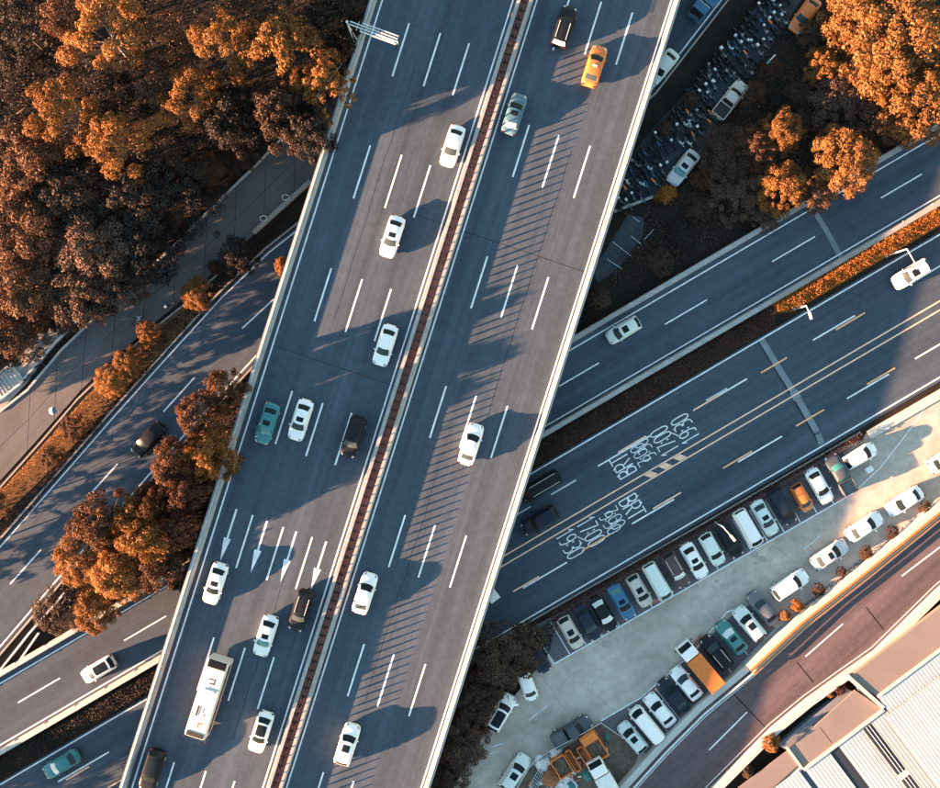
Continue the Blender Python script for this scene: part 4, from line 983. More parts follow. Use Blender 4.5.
# ------------------------------------------------------------------ road vehicles
def grid_patch(f, u0, u1, v0, v1, nu, nv, off, mb, mi=0, flip=False):
    vs = []
    for i in range(nu + 1):
        for j in range(nv + 1):
            u, v = u0 + (u1 - u0) * i / nu, v0 + (v1 - v0) * j / nv
            p = Vector(f(u, v))
            if off:
                e = 1e-3; n = (Vector(f(u + e, v)) - p).cross(Vector(f(u, v + e)) - p).normalized(); p = p + (-n if flip else n) * off
            vs.append(p)
    fs = [(i * (nv + 1) + j, (i + 1) * (nv + 1) + j, (i + 1) * (nv + 1) + j + 1, i * (nv + 1) + j + 1) for i in range(nu) for j in range(nv)]
    if flip: fs = [f_[::-1] for f_ in fs]
    return mb.add(vs, fs, mi)
KIND = {   # L, W, hood z, belt z, boot z, roof z, windscreen base x, roof front x, roof rear x, rear base x
 'sedan': (4.70, 1.82, .88, .95, .97, 1.45, 1.05, .30, -1.05, -1.72),
 'hatch': (4.25, 1.78, .90, .97, .98, 1.50, 1.10, .40, -1.45, -1.98),
 'suv':   (4.68, 1.90, 1.04, 1.10, 1.10, 1.70, 1.05, .40, -1.75, -2.18),
 'mpv':   (4.75, 1.86, 1.02, 1.08, 1.08, 1.76, 1.45, .65, -1.95, -2.28),
 'van':   (4.95, 1.80, 1.10, 1.12, 1.12, 1.98, 2.10, 1.50, -2.25, -2.42),
 'mini':  (3.60, 1.62, .90, .96, .96, 1.52, 1.05, .45, -1.35, -1.70),
 'cab':   (5.10, 1.86, 1.02, 1.08, 1.02, 1.72, 1.15, .55, -.35, -.75)}
CARS = {}
def car_meshes(kind):
    if kind in CARS: return CARS[kind]
    L, W, zh, zb, zt, zr, xwf, xrf, xrr, xrb = KIND[kind]; h = W / 2; f = L / 2; r = -L / 2
    st = [(r, .60, zt - .42), (r + .05, .80, zt - .22), (r + .18, .91, zt - .07), (r + .5, .97, zt), (xrb + .25, 1.0, zt + .01), (0, 1.0, zb), (xwf - .1, 1.0, zb - .01),
          (xwf + .35 * (f - xwf), .985, zh + .01), (f - .42, .945, zh - .09), (f - .18, .86, zh - .17), (f - .05, .70, zh - .27), (f, .50, zh - .36)]
    st = sorted(st); secs = []
    for x, k, z in st:
        w_ = h * k; b0 = .24 if abs(x) < f - .25 else .34
        half = [(w_ * .93, b0), (w_, .5), (w_ * .995, z - .2), (w_ * .955, z - .075), (w_ * .86, z - .015), (w_ * .45, z + .012)]
        secs.append([(x, y, zz) for y, zz in half] + [(x, -y, zz) for y, zz in half[::-1]])
    secs = [s_[::-1] for s_ in secs]
    wb, wt = h * .90, h * .70; bow = .13
    zb0 = zb - .03
    def roof(u, v):   # u along rear->front, v across right->left (-1..1)
        x = xrr + (xrf - xrr) * u + bow * (u * 2 - 1) * (1 - v * v) * (.9 if u > .5 else .6)
        return (x, v * wt, zr - .07 * v * v - .05 * (2 * u - 1) ** 2)
    def front(u, v):  # u base->roof
        a = (xwf + bow * 1.5 * (1 - v * v), v * wb, zb0); b = roof(1, v)
        k = u - .06 * u * (1 - u)
        return tuple(a[i] + (b[i] - a[i]) * u + (.05 * math.sin(math.pi * u) if i == 2 else 0) for i in range(3))
    def rear(u, v):
        a = (xrb - bow * .8 * (1 - v * v), v * wb, zb0); b = roof(0, v)
        return tuple(a[i] + (b[i] - a[i]) * u + (.05 * math.sin(math.pi * u) if i == 2 else 0) for i in range(3))
    def side(sg):
        def g_(u, v):  # u rear->front, v base->roof
            a = (xrb + (xwf - xrb) * u, sg * wb, zb0); b = roof(u, sg)
            return tuple(a[i] + (b[i] - a[i]) * v + (sg * .03 * math.sin(math.pi * v) if i == 1 else 0) for i in range(3))
        return g_
    B_ = MB(); loft(secs, B_)
    grid_patch(roof, 0, 1, -1, 1, 6, 8, 0, B_); grid_patch(front, 0, 1, -1, 1, 4, 8, 0, B_, flip=True); grid_patch(rear, 0, 1, -1, 1, 4, 8, 0, B_)
    grid_patch(side(1), 0, 1, 0, 1, 6, 3, 0, B_, flip=True); grid_patch(side(-1), 0, 1, 0, 1, 6, 3, 0, B_)
    D_ = {}
    D_['body'] = mesh('body', B_, True, [None])
    def gp(*a, **k): return mesh('glass', grid_patch(*a, **k), True, [None])
    D_['windscreen'] = gp(front, .10, .93, -.9, .9, 3, 8, .012, MB(), flip=True)
    D_['rear_window'] = gp(rear, .14 if kind != 'van' else .3, .9, -.86, .86, 3, 8, .012, MB(), flip=False)
    D_['side'] = []
    cuts = ((.10, .46), (.50, .88)) if kind not in ('cab',) else ((.2, .85),)
    if kind in ('suv', 'mpv', 'van', 'hatch'): cuts = ((.06, .30), (.33, .60), (.63, .90))
    for sg in (1, -1):
        for a, b in cuts: D_['side'].append(gp(side(sg), a, b, .2, .88, 3, 2, .012, MB(), flip=sg < 0))
    D_['sunroof'] = gp(roof, .52, .86, -.62, .62, 2, 4, .008, MB(), flip=False)
    D_['glass_roof'] = gp(roof, .10, .92, -.86, .86, 4, 6, .008, MB(), flip=False)
    wm = MB(); wm.tube((0, -.1, 0), (0, .1, 0), .32, .32, 14); D_['wheel'] = mesh('wheel', wm, False, [M['tyre']])
    wm = MB(); wm.tube((0, -.105, 0), (0, .105, 0), .2, .2, 10); D_['rim'] = mesh('rim', wm, False, [M['chrome']])
    hl = MB(); loft([[(f - .34, .55 * h, zh - .2), (f - .34, .84 * h, zh - .24), (f - .34, .83 * h, zh - .08), (f - .34, .55 * h, zh - .06)], [(f - .06, .5 * h, zh - .34), (f - .1, .72 * h, zh - .34), (f - .1, .70 * h, zh - .2), (f - .06, .5 * h, zh - .2)]], hl)
    D_['headlight'] = mesh('headlight', hl, False, [M['lamp']])
    tl = MB(); tl.box((r + .1, .72 * h, zt - .16), (.16, .3 * h, .14)); D_['tail_light'] = mesh('tail_light', tl, False, [M['tail']])
    mm_ = MB(); loft([[(xwf - .32, h * .93, zb - .02), (xwf - .18, h * .93, zb - .02), (xwf - .18, h * .93, zb + .1), (xwf - .32, h * .93, zb + .1)], [(xwf - .36, h * .93 + .2, zb), (xwf - .26, h * .93 + .2, zb), (xwf - .26, h * .93 + .2, zb + .13), (xwf - .36, h * .93 + .2, zb + .13)]], mm_)
    D_['mirror'] = mesh('mirror', mm_, False, [None])
    rr_ = MB(); rr_.tube((xrr + .15, wt * .88, zr - .0), (xrf - .15, wt * .88, zr - .0), .028, .028, 5); D_['roof_rail'] = mesh('roof_rail', rr_, False, [None])
    gr = MB(); gr.box((f - .045, 0, zh - .38), (.07, .7, .16)); D_['grille'] = mesh('grille', gr, False, [M['trim']])
    D_['nx'] = (L * .5 - .86, -L * .5 + .92, h - .1)
    CARS[kind] = D_; return D_
def mirror_copy(name, me, parent, mat=None):
    o = link(name, me, None, parent) if mat is None else with_mat(name, me, mat, parent)
    o.scale = (1, -1, 1); return o
def car(px, py, d, kind, col, label, z=0.0, group='cars driving on the flyover', roof=None, rails=None, ws='glass', rw='glass', name=None, size=1.0):
    D_ = car_meshes(kind); c = P(px, py, z + 1.1)
    nm = name or {'sedan': 'sedan_car', 'hatch': 'hatchback_car', 'suv': 'suv_car', 'mpv': 'people_carrier', 'van': 'van', 'mini': 'small_car', 'cab': 'pickup_truck'}[kind]
    cat = {'van': 'van', 'cab': 'pickup truck'}.get(kind, 'car')
    t = thing(nm, label, cat, (c.x, c.y, z + .004), heading(*d), group, (size,) * 3)
    pm_ = PAINT[col]
    with_mat('body', D_['body'], pm_, t)
    with_mat('windscreen', D_['windscreen'], M[ws], t); with_mat('rear_window', D_['rear_window'], M[rw], t)
    for s_ in D_['side']: with_mat('side_window', s_, M['glass'], t)
    if roof == 'sunroof': with_mat('sunroof', D_['sunroof'], M['glass'], t)
    if roof == 'glass': with_mat('glass_roof', D_['glass_roof'], M['glass'], t)
    if rails:
        with_mat('roof_rail', D_['roof_rail'], M[rails], t); mirror_copy('roof_rail', D_['roof_rail'], t, M[rails])
    fx, rx, wy = D_['nx']
    for x in (fx, rx):
        for y in (wy, -wy):
            o = link('wheel', D_['wheel'], None, t); o.location = (x, y, .32); link('rim', D_['rim'], None, o)
    link('headlight', D_['headlight'], None, t); mirror_copy('headlight', D_['headlight'], t)
    link('tail_light', D_['tail_light'], None, t); mirror_copy('tail_light', D_['tail_light'], t)
    with_mat('mirror', D_['mirror'], pm_, t); mirror_copy('mirror', D_['mirror'], t, pm_)
    link('grille', D_['grille'], None, t)
    return t
DW, UPW = (-.303, .953), (.303, -.953)
def dcar(x, y, d, *a, **k): return car(x, y, d, *a, z=ZD, **k)
dcar(452.5, 145, DW, 'sedan', 'white', 'white sedan beside the median, topmost car of the left carriageway', ws='glass_mid')
dcar(392, 236, DW, 'sedan', 'white', 'white sedan with a sunroof, second from the top of the left carriageway', roof='sunroof', ws='glass_mid')
dcar(385, 345, DW, 'sedan', 'white', 'white sedan near the median just below the expansion joint', ws='glass_mid')
dcar(266.5, 423.5, DW, 'sedan', 'teal', 'teal sedan next to the left parapet of the flyover', roof='sunroof', ws='glass_teal')
dcar(300, 420, DW, 'sedan', 'white', 'white sedan with a black sunroof right of the teal sedan', roof='sunroof', ws='glass_mid')
dcar(353, 437, DW, 'suv', 'black', 'black SUV right of the white sunroof sedan on the left carriageway', rails='trim', ws='glass_mid')
dcar(214.5, 584, DW, 'sedan', 'white', 'white sedan just below the leftmost lane arrow', roof='sunroof')
dcar(300.5, 611, DW, 'suv', 'black', 'black SUV with bright roof rails beside the median below the lane arrows', rails='chrome', ws='glass_mid')
dcar(265, 636.5, DW, 'sedan', 'white', 'white sedan with a greenish windscreen above and right of the bus', roof='sunroof', ws='glass_teal')
dcar(260.5, 733, DW, 'sedan', 'white', 'white sedan with a black glass roof right of the bus', roof='glass')
dcar(151, 771, DW, 'suv', 'black', 'black car at the bottom edge below the bus', roof='glass')
dcar(564.5, 26, UPW, 'suv', 'black', 'black SUV with pale roof rails at the top of the right carriageway', rails='chrome', rw='glass_pale')
tx = dcar(595, 65, UPW, 'sedan', 'orange', 'orange taxi near the top of the right carriageway', rw='glass_mid')
dcar(514.5, 113, UPW, 'sedan', 'steelblue', 'dark blue-teal sedan beside the median in the right carriageway', roof='sunroof', rw='glass_pale')
dcar(471, 444.5, UPW, 'sedan', 'white', 'white sedan alone in the middle of the right carriageway', rw='glass_mid')
dcar(364.5, 594, UPW, 'sedan', 'white', 'white sedan close to the median in the lower right carriageway', rw='glass_mid')
dcar(347, 745, UPW, 'suv', 'white', 'white SUV with a black sunroof at the bottom of the right carriageway', roof='sunroof')
GR = 'cars driving on the ground level roads'
RW = (-.863, .505)
car(624, 330, RW, 'hatch', 'mint', 'pale white hatchback on the ramp road right of the flyover', ZR, GR, roof='sunroof', ws='glass_mid')
car(912.5, 274, RW, 'suv', 'white', 'white SUV on the bus road under the right street lamp', 0, GR, roof='sunroof', ws='glass_mid')
car(541, 486, RW, 'van', 'black', 'black van half hidden by the right parapet on the bus road', 0, GR, rails='chrome')
car(540, 521, RW, 'suv', 'navy', 'dark SUV below the black van on the bus road', 0, GR, rails='dark_steel')
car(97.5, 670, RW, 'hatch', 'white', 'white hatchback with a black roof on the ramp road at bottom left', ZR, GR, roof='glass', ws='glass_mid')
car(60.5, 765, RW, 'sedan', 'teal', 'teal sedan on the bus road in the bottom left corner', 0, GR, ws='glass_pale', rw='glass_mid')
car(147, 440, (-.68, .73), 'sedan', 'black', 'dark car half hidden under the rust trees on the side road', 0, GR)
car(663, 66, (-.64, .77), 'sedan', 'mint', 'pale sedan peeping out behind the right parapet at top right', 0, GR)
PK = 'cars in the upper row of the car park'
Q = (.5, .866)
for a in (
 (537, 656, 'sedan', 'navy', 'dark blue car under the trees at the left end of the upper row', {}),
 (571, 633, 'hatch', 'beige', 'pale beige hatchback right of the empty bay', dict(roof='sunroof')),
 (588, 623, 'sedan', 'navy', 'navy sedan third from the left in the upper row', dict(ws='glass_mid')),
 (604, 614, 'sedan', 'black', 'black car with white windscreens in the upper row', dict(ws='glass_pale', rw='glass_pale')),
 (622, 602, 'sedan', 'blue', 'blue sedan in the upper row', dict(rw='glass_teal', roof='sunroof')),
 (640, 591, 'hatch', 'beige', 'beige hatchback with black sunroof between blue sedan and white box van', dict(roof='sunroof')),
 (658, 582, 'van', 'mint', 'plain pale van with a bare white roof in the upper row', dict(ws='glass_mid')),
 (676, 570, 'suv', 'brown', 'dark brown SUV with bright roof rails in the upper row', dict(rails='chrome', ws='glass_pale')),
 (695, 561, 'sedan', 'white', 'white sedan with black sunroof right of the brown SUV', dict(roof='sunroof')),
 (713, 549.5, 'hatch', 'mint', 'pale green white estate left of the black car under the lamp', {}),
 (730, 540, 'sedan', 'black', 'black car under the street lamp in the upper row', {}),
 (748.5, 528.5, 'van', 'white', 'white minibus between the black car and the silver sedan', {}),
 (765.5, 518, 'sedan', 'mint', 'silvery white sedan right of the white minibus', dict(roof='sunroof', rw='glass_mid', ws='glass_mid')),
 (783, 506.5, 'mpv', 'navy', 'navy people carrier left of the orange car', {}),
 (803, 498, 'mini', 'orange', 'small orange car in the upper row', dict(ws='glass_mid')),
 (820.5, 486, 'sedan', 'white', 'white sedan right of the small orange car', {})):
    car(a[0], a[1], Q, a[2], a[3], a[4], 0, PK, size=.97, **a[5])
def pickup(px, py, d, col, label, bed_mat, z=0.0, group=None, glass='glass'):
    t = car(px, py, d, 'cab', col, label, z, group, ws=glass, rw=glass)
    b = MB(); b.box((-1.7, 0, 1.06), (1.5, 1.5, .02)); obj('bed_floor', b, M[bed_mat], t, local=True)
    for c_, s_ in (((-1.7, .82, 1.18), (1.7, .08, .3)), ((-1.7, -.82, 1.18), (1.7, .08, .3)), ((-2.5, 0, 1.18), (.08, 1.56, .3)), ((-.9, 0, 1.2), (.06, 1.56, .36))):
        b = MB(); b.box(c_, s_); obj('bed_side', b, PAINT[col], t, local=True)
    for i in range(6):
        b = MB(); b.box((-2.25 + i * .22, 0, 1.085), (.07, 1.45, .03)); obj('bed_rib', b, M['dark_steel'], t, local=True)
    return t
pickup(841, 474, (-.5, -.866), 'slate', 'dark pickup with a teal cab window and grey bed in the upper row', 'sheet_grey', 0, PK, 'glass_teal')
car(861, 456, (.87, -.49), 'hatch', 'white', 'white hatchback parked lengthways at the right end of the upper row', 0, PK)
LQ = 'cars parked lengthways along the lower edge of the car park'
S1 = (.84, -.54)
car(906, 501.5, (-.84, .54), 'sedan', 'white', 'white sedan facing down left, second from the right edge along the kerb', 0, LQ)
car(866, 527, S1, 'sedan', 'white', 'white sedan with a grey rear window along the kerb behind the orange bushes', 0, LQ, rw='glass_mid')
car(831, 555, S1, 'sedan', 'silver', 'silver sedan with a black sunroof along the kerb', 0, LQ, roof='sunroof', rw='glass_mid')
car(791, 585, S1, 'suv', 'white', 'white SUV along the kerb above the round orange bush', 0, LQ)
car(948, 458, S1, 'sedan', 'white', 'white car cut by the right edge on the sunlit paving', 0, LQ)
LP = 'cars in the lower row of the car park'
U = (-.64, -.768)
for a in (
 (764, 609, 'sedan', 'grey', 'grey sedan at the right end of the lower row', dict(ws='glass_mid')),
 (750, 624, 'suv', 'mint', 'pale silver SUV with a black sunroof in the lower row', dict(roof='sunroof')),
 (732.5, 638, 'sedan', 'green', 'teal green sedan in the lower row', dict(ws='glass_pale', roof='sunroof')),
 (717, 653, 'suv', 'black', 'black SUV with bright roof rails right of the orange truck', dict(rails='chrome', ws='glass_mid')),
 (687, 684, 'sedan', 'white', 'white sedan left of the orange truck', dict(ws='glass_mid')),
 (674.5, 696, 'sedan', 'navy', 'black blue sedan between two white cars in the lower row', dict(rw='glass_mid')),
 (660.5, 711, 'sedan', 'white', 'white sedan between the dark sedan and the white minibus', {}),
 (647, 725, 'van', 'white', 'white minibus in the lower row', {}),
 (633, 738, 'hatch', 'mint', 'pale greenish car at the left end of the lower row beside the builders yard', dict(roof='sunroof'))):
    car(a[0], a[1], U, a[2], a[3], a[4], 0, LP, size=.97, **a[5])
OT = 'vehicles at the lower left of the car park'
car(515, 773, (.55, -.83), 'suv', 'mint', 'pale silver SUV at the bottom edge beside the builders yard', 0, OT, roof='sunroof')
car(501, 713, (.5, -.866), 'suv', 'white', 'white SUV with a black roof half under the dark trees', 0, OT, roof='glass')
car(528, 687, (.35, .93), 'mini', 'white', 'small white van nosing out of the dark trees', 0, OT, ws='glass_mid')
pickup(572, 732, (.863, -.505), 'slate', 'dark truck with a grey load bed outside the builders yard', 'sheet_grey', 0, OT)
YD = 'cars parked beside the scooter yard'
car(684, 167, (-.62, .78), 'sedan', 'silver', 'silver sedan parked among the scooters', 0, YD, roof='sunroof', ws='glass_teal')
car(730, 99, (-.62, .78), 'cab', 'beige', 'pale pickup with open bed beside the scooters', 0, YD, ws='glass_mid') if False else pickup(731, 99, (.62, -.78), 'beige', 'pale pickup parked below the scooters', 'dark_steel', 0, YD)
car(806, 14, (-.58, .81), 'sedan', 'orange', 'orange taxi at the top edge beside the scooter yard', 0, YD, ws='glass_mid')
# taxi roof sign
b = MB(); b.box((-.2, 0, 1.5), (.16, .5, .14)); obj('roof_sign', b, M['white_sheet'], tx, local=True)

# bus
bus = thing('bus', 'white roofed bus in the left lane of the flyover near the bottom', 'bus', P(207.5, 698, ZD + 2.4).to_tuple()[:2] + (ZD + .004,), heading(*DW))
bus.scale = (.91, .95, 1)
L, W, Hb = 9.6, 2.5, 3.1
def rsec(x, w_, zt_, zb_):
    return [(x, y, z) for y, z in ((w_, zb_), (w_, zt_ - .35), (w_ * .96, zt_ - .12), (w_ * .86, zt_), (-w_ * .86, zt_), (-w_ * .96, zt_ - .12), (-w_, zt_ - .35), (-w_, zb_))][::-1]
PAINT['bus'] = paint_mat('bus_paint', (0.42, 0.44, 0.43), 0.45)
b = MB(); loft([rsec(-4.8, 1.14, Hb - .22, .5), rsec(-4.72, 1.22, Hb - .06, .35), rsec(-4.4, 1.25, Hb, .3), rsec(4.3, 1.25, Hb, .3), rsec(4.68, 1.2, Hb - .1, .35), rsec(4.8, 1.08, Hb - .35, .5)], b); obj('body', b, PAINT['bus'], bus, local=True)
for sg in (1, -1):
    for i in range(6):
        b = MB(); b.box((-3.7 + i * 1.42, sg * 1.262, 2.05), (1.28, .03, .95)); obj('side_window', b, M['glass'], bus, local=True)
    b = MB(); b.box((0, sg * 1.262, 1.05), (8.6, .026, .45)); obj('side_stripe', b, M['rail_orange'], bus, local=True)
    m_ = MB(); m_.tube((4.55, sg * 1.2, 2.6), (5.05, sg * 1.3, 2.65), .035, .035, 6); m_.box((5.08, sg * 1.3, 2.42), (.1, .2, .42)); obj('mirror', m_, M['trim'], bus, local=True)
    b = MB(); b.box((4.76, sg * .85, .8), (.12, .4, .22)); obj('headlight', b, M['lamp'], bus, local=True)
b = MB(); b.box((4.765, 0, 1.95), (.1, 2.0, 1.3)); obj('windscreen', b, M['glass'], bus, local=True)
b = MB(); b.box((-4.32, 0, Hb + .03), (.9, 2.1, .1)); obj('engine_vent', b, M['joint'], bus, local=True)
for i in range(5):
    b = MB(); b.box((-4.62 + i * .15, 0, Hb + .1), (.03, 1.9, .04)); obj('vent_slat', b, M['dark_steel'], bus, local=True)
b = MB(); b.box((4.32, 0, Hb + .02), (.55, 2.0, .06)); obj('destination_box', b, M['trim'], bus, local=True)
b = MB(); b.box((-1.1, 0, Hb + .02), (.3, 1.3, .07)); b.box((-1.1, 0, Hb + .08), (.2, 1.1, .05)); obj('roof_hatch', b, M['white_sheet'], bus, local=True)
for c_, s_ in (((-2.0, .1), (.12, .62)), ((-2.35, .32), (.62, .12)), ((-2.5, -.1), (.12, .55)), ((2.9, .2), (.12, .55)), ((3.15, 0), (.5, .12)), ((1.5, -.55), (1.2, .18)), ((1.4, -.3), (1.1, .07)), ((1.3, .1), (.5, .06)), ((1.8, .35), (.4, .06))):
    b = MB(); b.box((c_[0], c_[1], Hb + .008), (s_[0], s_[1], .012)); obj('roof_marking', b, M['trim'] if c_[0] < 2 else M['skip_orange'], bus, local=True)
for x in (3.1, -2.9):
    for y in (1.1, -1.1):
        b = MB(); b.tube((x, y - .14, .5), (x, y + .14, .5), .5, .5, 14); obj('wheel', b, M['tyre'], bus, local=True)

# trucks
def truck(px, py, d, L_, cab_col, bed_col, label, group, ribs=True, z=0.0):
    c = P(px, py, z + 1.5); t = thing('truck', label, 'truck', (c.x, c.y, z + .004), heading(*d), group)
    f = L_ / 2
    b = MB(); loft([rsec(f - 1.75, .9, 2.1, .5), rsec(f - 1.6, .95, 2.2, .45), rsec(f - .65, .95, 2.18, .45), rsec(f - .1, .92, 1.45, .45), rsec(f, .82, 1.25, .5)], b); obj('cab', b, PAINT[cab_col], t, local=True)
    b = MB(); b.quad((f - .62, -.78, 2.12), (f - .12, -.78, 1.5), (f - .12, .78, 1.5), (f - .62, .78, 2.12)); b.v = [(x + .02, y, zz + .03) for x, y, zz in b.v]; obj('windscreen', b, M['glass'], t, local=True)
    for sg in (1, -1):
        b = MB(); b.box((f - 1.1, sg * .955, 1.75), (.7, .03, .5)); obj('side_window', b, M['glass'], t, local=True)
        b = MB(); b.tube((f - .25, sg * .95, 1.6), (f - .15, sg * 1.15, 1.65), .02, .02, 5); b.box((f - .13, sg * 1.17, 1.6), (.06, .16, .3)); obj('mirror', b, M['trim'], t, local=True)
        b = MB(); b.box((f - .03, sg * .62, .85), (.1, .28, .18)); obj('headlight', b, M['lamp'], t, local=True)
    b = MB(); b.box((-.2, 0, .6), (L_ - .5, .8, .22)); obj('chassis', b, M['trim'], t, local=True)
    bx0, bx1 = -f, f - 1.95; bl = bx1 - bx0; bc = (bx0 + bx1) / 2
    b = MB(); b.box((bc, 0, 1.4), (bl, 2.0, 1.3)); obj('cargo_box', b, M[bed_col] if bed_col in M else PAINT[bed_col], t, local=True)
    if ribs:
        for i in range(int(bl / .28)):
            b = MB(); b.box((bx0 + .15 + i * .28, 0, 2.065), (.09, 1.9, .03)); obj('cargo_rib', b, M[bed_col] if bed_col in M else PAINT[bed_col], t, local=True)
    for x in (f - .9, -f + 1.0):
        for y in (.8, -.8):
            b = MB(); b.tube((x, y - .13, .42), (x, y + .13, .42), .42, .42, 12); obj('wheel', b, M['tyre'], t, local=True)
    return t
truck(700, 666, (-.64, -.768), 6.4, 'white', 'skip_orange', 'truck with white cab and bright orange ribbed cargo box in the lower row', LP)
truck(713, -6, (-.64, .77), 6.8, 'blue', 'blue', 'blue truck at the top edge on the side road', GR, False)

# ------------------------------------------------------------------ builders yard at the bottom
struct('yard_ground', MB().flat([P(500, 830), P(514, 792), P(532, 764), P(560, 748), P(601, 723), P(640, 748), P(632, 775), P(600, 830)], 0.012), M['rubble'])
fn = thing('fence', 'thin grey mesh fence round the builders yard', 'fence', P(566, 745, 0))
fpts = [(505, 812), (518, 786), (531, 764), (545, 754), (571, 740), (601, 723), (622, 737), (640, 748)]
for i, q in enumerate(fpts):
    b = MB(); b.tube(P(*q, 0), P(*q, 1.6), .04, .04, 6); obj('post', b, M['steel'], fn)
    if i:
        for h_ in (.4, 1.0, 1.55):
            b = MB(); b.tube(P(*fpts[i - 1], h_), P(*q, h_), .035, .035, 5); obj('rail', b, M['steel'], fn)
kerb_thing([(505, 808), (529, 766), (560, 748), (601, 721)], .25, .25, 'pale kerb along the upper side of the builders yard', 'old_concrete')
def skip(px, py, d, L_, W_, h_, label, fill='rubble', cab=False):
    c = P(px, py, h_); t = thing('skip', label, 'skip', (c.x, c.y, .02), heading(*d), 'orange skips and machines in the builders yard')
    for c_, s_ in (((0, W_ / 2, h_ / 2), (L_, .1, h_)), ((0, -W_ / 2, h_ / 2), (L_, .1, h_)), ((L_ / 2, 0, h_ / 2), (.12, W_ - .1, h_)), ((-L_ / 2, 0, h_ / 2), (.12, W_ - .1, h_))):
        b = MB(); b.box(c_, s_); obj('side', b, M['skip_orange'], t, local=True)
    for i in range(4):
        for sg in (1, -1):
            b = MB(); b.box((-L_ / 2 + (i + .5) * L_ / 4, sg * (W_ / 2 + .07), h_ / 2), (.1, .06, h_ * .9)); obj('stiffener', b, M['skip_orange'], t, local=True)
    b = MB(); n = 6; rr = random.Random(px)
    vs = [((i / n - .5) * (L_ - .16), (j / n - .5) * (W_ - .16), h_ * .55 + rr.uniform(-.12, .18)) for i in range(n + 1) for j in range(n + 1)]
    b.add(vs, [(i * (n + 1) + j, (i + 1) * (n + 1) + j, (i + 1) * (n + 1) + j + 1, i * (n + 1) + j + 1) for i in range(n) for j in range(n)]); obj('fill', b, M[fill], t, local=True)
    b = MB(); b.box((0, 0, .04), (L_ - .16, W_ - .16, .06)); obj('floor', b, M['skip_orange'], t, local=True)
    if cab:
        b = MB(); loft([rsec(L_ / 2 - .95, W_ * .48, h_ + .45, .3), rsec(L_ / 2 - .1, W_ * .48, h_ + .42, .3), rsec(L_ / 2 + .15, W_ * .44, h_, .4)], b); obj('cab', b, M['skip_orange'], t, local=True)
    return t
skip(594, 747, (-.53, -.85), 3.3, 1.9, 1.3, 'orange dumper with an orange cab and dark brown load in the builders yard', 'rubble', True)
skip(562, 767, (-.53, -.85), 2.3, 1.7, 1.1, 'orange skip filled with brown rubble in the builders yard')
skip(585, 757, (-.53, -.85), 2.5, .7, .8, 'long narrow orange trough next to the dumper', 'rust')
skip(573, 761, (-.53, -.85), 2.6, .65, .8, 'long narrow orange trough between skip and the other trough', 'rust')
def heap(px, py, r_, h_, mat, label, name='scrap_heap', cat='heap', seed=1):
    rr = random.Random(seed); b = MB(); c = P(px, py); n = 14; rows = []
    vs = []; fs = []
    for k in range(5):
        q = 1 - k / 5
        for i in range(n):
            a = i * 2 * math.pi / n; f_ = r_ * q * rr.uniform(.75, 1.2); vs.append((c.x + f_ * math.cos(a), c.y + f_ * math.sin(a), .0 + h_ * (1 - q * q) * rr.uniform(.8, 1.15)))
    vs.append((c.x, c.y, h_))
    for k in range(4):
        for i in range(n): fs.append((k * n + i, k * n + (i + 1) % n, (k + 1) * n + (i + 1) % n, (k + 1) * n + i))
    for i in range(n): fs.append((4 * n + i, 4 * n + (i + 1) % n, 5 * n))
    b.add(vs, fs); return tag(obj(name, b, M[mat]), label, cat)
heap(551, 778, 1.2, .9, 'rust', 'rusty heap of scrap at the bottom of the builders yard', seed=2)
heap(588, 775, .65, .6, 'teal_sheet', 'crumpled teal sheet in the builders yard', 'tarpaulin', 'tarpaulin', 3)
heap(571, 785, .6, .5, 'teal_sheet', 'blue teal tarpaulin at the bottom edge of the builders yard', 'tarpaulin', 'tarpaulin', 4)
heap(542, 764, 1.0, .35, 'white_sheet', 'pale crumpled sheet just inside the yard fence', 'tarpaulin', 'tarpaulin', 5)
heap(566, 786, 1.3, .3, 'white_sheet', 'white sheet lying between skip and truck at the bottom edge', 'tarpaulin', 'tarpaulin', 6)
heap(556, 753, .8, .4, 'white_sheet', 'small pale sheet beside the narrow troughs', 'tarpaulin', 'tarpaulin', 7)
heap(607, 737, .45, .5, 'teal_sheet', 'small green sheet beside the dumper at the yard fence', 'tarpaulin', 'tarpaulin', 8)
cg = thing('rebar_grid', 'grey rebar grid lying at the lower left of the builders yard', 'frame', P(534, 780, 0))
for i in range(5):
    a = Vector((529, 787)).lerp(Vector((535, 792)), i / 4); b = MB(); b.tube(P(a.x, a.y, .35), P(a.x + 10, a.y - 18, .35), .045, .045, 5); obj('bar', b, M['steel'], cg)
for i in range(8):
    a = Vector((529, 787)).lerp(Vector((539, 769)), i / 7); b = MB(); b.tube(P(a.x, a.y, .42), P(a.x + 6, a.y + 5, .42), .04, .04, 5); obj('bar', b, M['dark_steel'], cg)
truck(605, 781, (-.5, -.866), 5.4, 'white', 'white_sheet', 'white truck at the bottom edge of the builders yard', OT, False)

rr = random.Random(11); db = MB()
dm = ['white_sheet', 'steel', 'rust', 'skip_orange', 'rubble']
yp = [(516, 790), (533, 766), (560, 750), (601, 726), (626, 742), (612, 764), (590, 790)]
for _ in range(150):
    a, b_ = rr.random(), rr.random(); q = Vector((522, 788)).lerp(Vector((596, 734)), a) + Vector((15, 22)) * b_
    l_ = rr.uniform(.15, .7); db.box(P(q.x, q.y, .02 + .12), (l_, rr.uniform(.08, .3), rr.uniform(.05, .25)), rr.uniform(0, 3.1), rr.choice((0, 0, 0, 1, 1, 2, 3, 4)))
tag(obj('debris', db, [M[k] for k in dm]), kind='stuff')
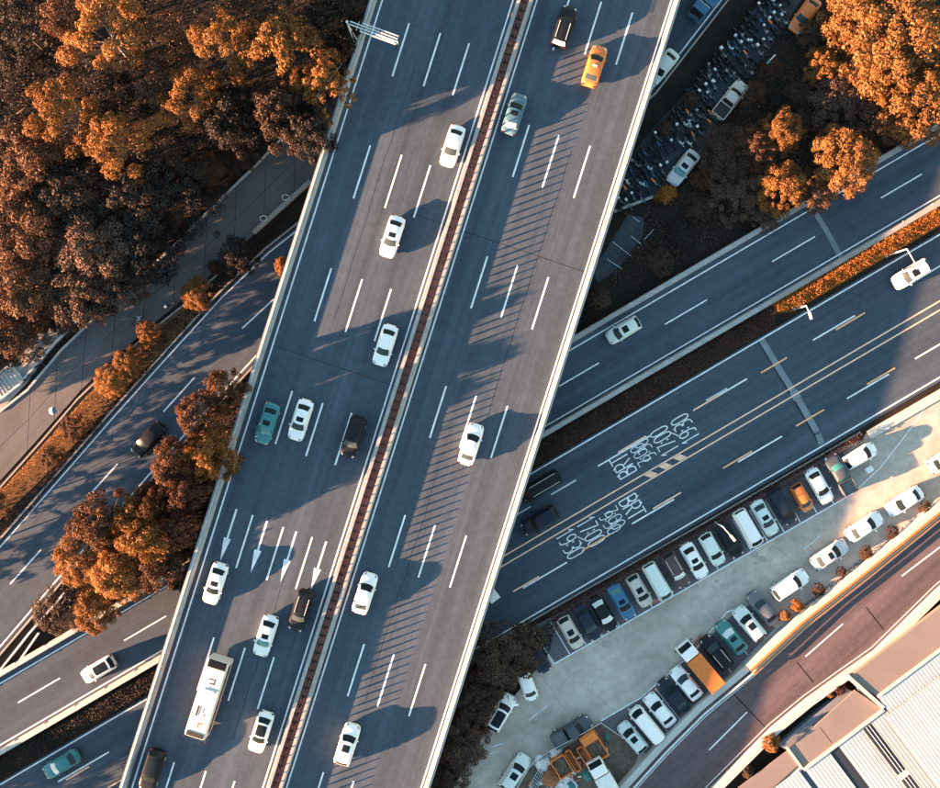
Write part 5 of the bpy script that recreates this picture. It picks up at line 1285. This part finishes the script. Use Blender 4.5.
# ------------------------------------------------------------------ street furniture
def lamp_post(bx, by, h_, tipx, tipy, label, hs=.8, hm='lamp_white'):
    c = P(bx, by, 0); t = thing('street_lamp', label, 'street lamp', c, 0, 'street lamps beside the roads')
    b = MB(); b.tube((c.x, c.y, -.05), (c.x, c.y, h_), .1, .07, 8); obj('post', b, M['lamp_white'], t, True)
    b = MB(); b.tube((c.x, c.y, -.04), (c.x, c.y, .3), .2, .18, 8); obj('base', b, M['steel'], t, True)
    e = P(tipx, tipy, h_ + .3)
    b = MB(); b.tube((c.x, c.y, h_ - .06), e, .06, .05, 6); obj('arm', b, M['lamp_white'], t, True)
    d_ = Vector((e.x - c.x, e.y - c.y, 0)).normalized()
    b = MB(); b.box(e + d_ * hs * .4, (hs, .26, .14), math.atan2(d_.y, d_.x)); obj('lamp_head', b, M[hm], t)
lamp_post(886, 256, 6.3, 915, 263, 'white street lamp rising from the orange hedge over the white SUV')
lamp_post(794.5, 309, 4.6, 809.5, 313, 'white street lamp at the left end of the orange hedge')
lamp_post(716, 523, 3.6, 731, 536, 'white street lamp over the black car in the upper row')
lamp_post(508, 694, 4.4, 512, 705, 'pale street lamp beside the dark trees and the white SUV')
lamp_post(769, 62, 2.6, 769.5, 61, 'green topped lamp between the scooters and a small red tree', .5, 'teal_sheet')
# box, umbrella, hoops
st = thing('white_crate', 'small white box standing behind the white hatchback at the right of the car park', 'box', P(867.5, 469, 0), heading(.86, -.5))
b = MB(); b.box((0, 0, .35), (.75, .6, .68)); obj('box', b, M['white_sheet'], st, local=True)
b = MB(); b.box((0, 0, .72), (.82, .66, .06)); obj('lid', b, M['white_sheet'], st, local=True)
um = thing('umbrella', 'round blue and white umbrella on the sunlit footpath at left', 'umbrella', P(59, 410.5, 0))
b = MB(); b.tube((0, 0, 0), (0, 0, 2.15), .025, .025, 6); obj('pole', b, M['steel'], um, local=True)
for k in range(8):
    b = MB(); a0, a1 = k * math.pi / 4, (k + 1) * math.pi / 4
    b.add([(0, 0, 2.2), (.25 * math.cos(a0), .25 * math.sin(a0), 2.14), (.25 * math.cos(a1), .25 * math.sin(a1), 2.14), (.46 * math.cos(a0), .46 * math.sin(a0), 1.96), (.46 * math.cos(a1), .46 * math.sin(a1), 1.96)], [(0, 1, 2), (1, 3, 4, 2)])
    obj('panel', b, PAINT['blue'] if k in (0, 1, 6, 7) else M['white_sheet'], um, local=True)
for x, y, lb in ((286, 198, 'upper steel hoop on the low wall beside the flyover'), (264, 219, 'lower steel hoop on the low wall beside the footpath')):
    b = MB(); c = P(x, y, .55); pts = [c + Vector((.42 * math.cos(a), .3 * math.sin(a), .35 + .15 * math.sin(a))) for a in [i * math.pi / 6 for i in range(12)]]
    for i in range(12): b.tube(pts[i], pts[(i + 1) % 12], .045, .045, 5)
    b.tube(c + Vector((0, 0, -.6)), pts[9], .05, .05, 5)
    tag(obj('steel_hoop', b, M['steel']), lb, 'hoop')
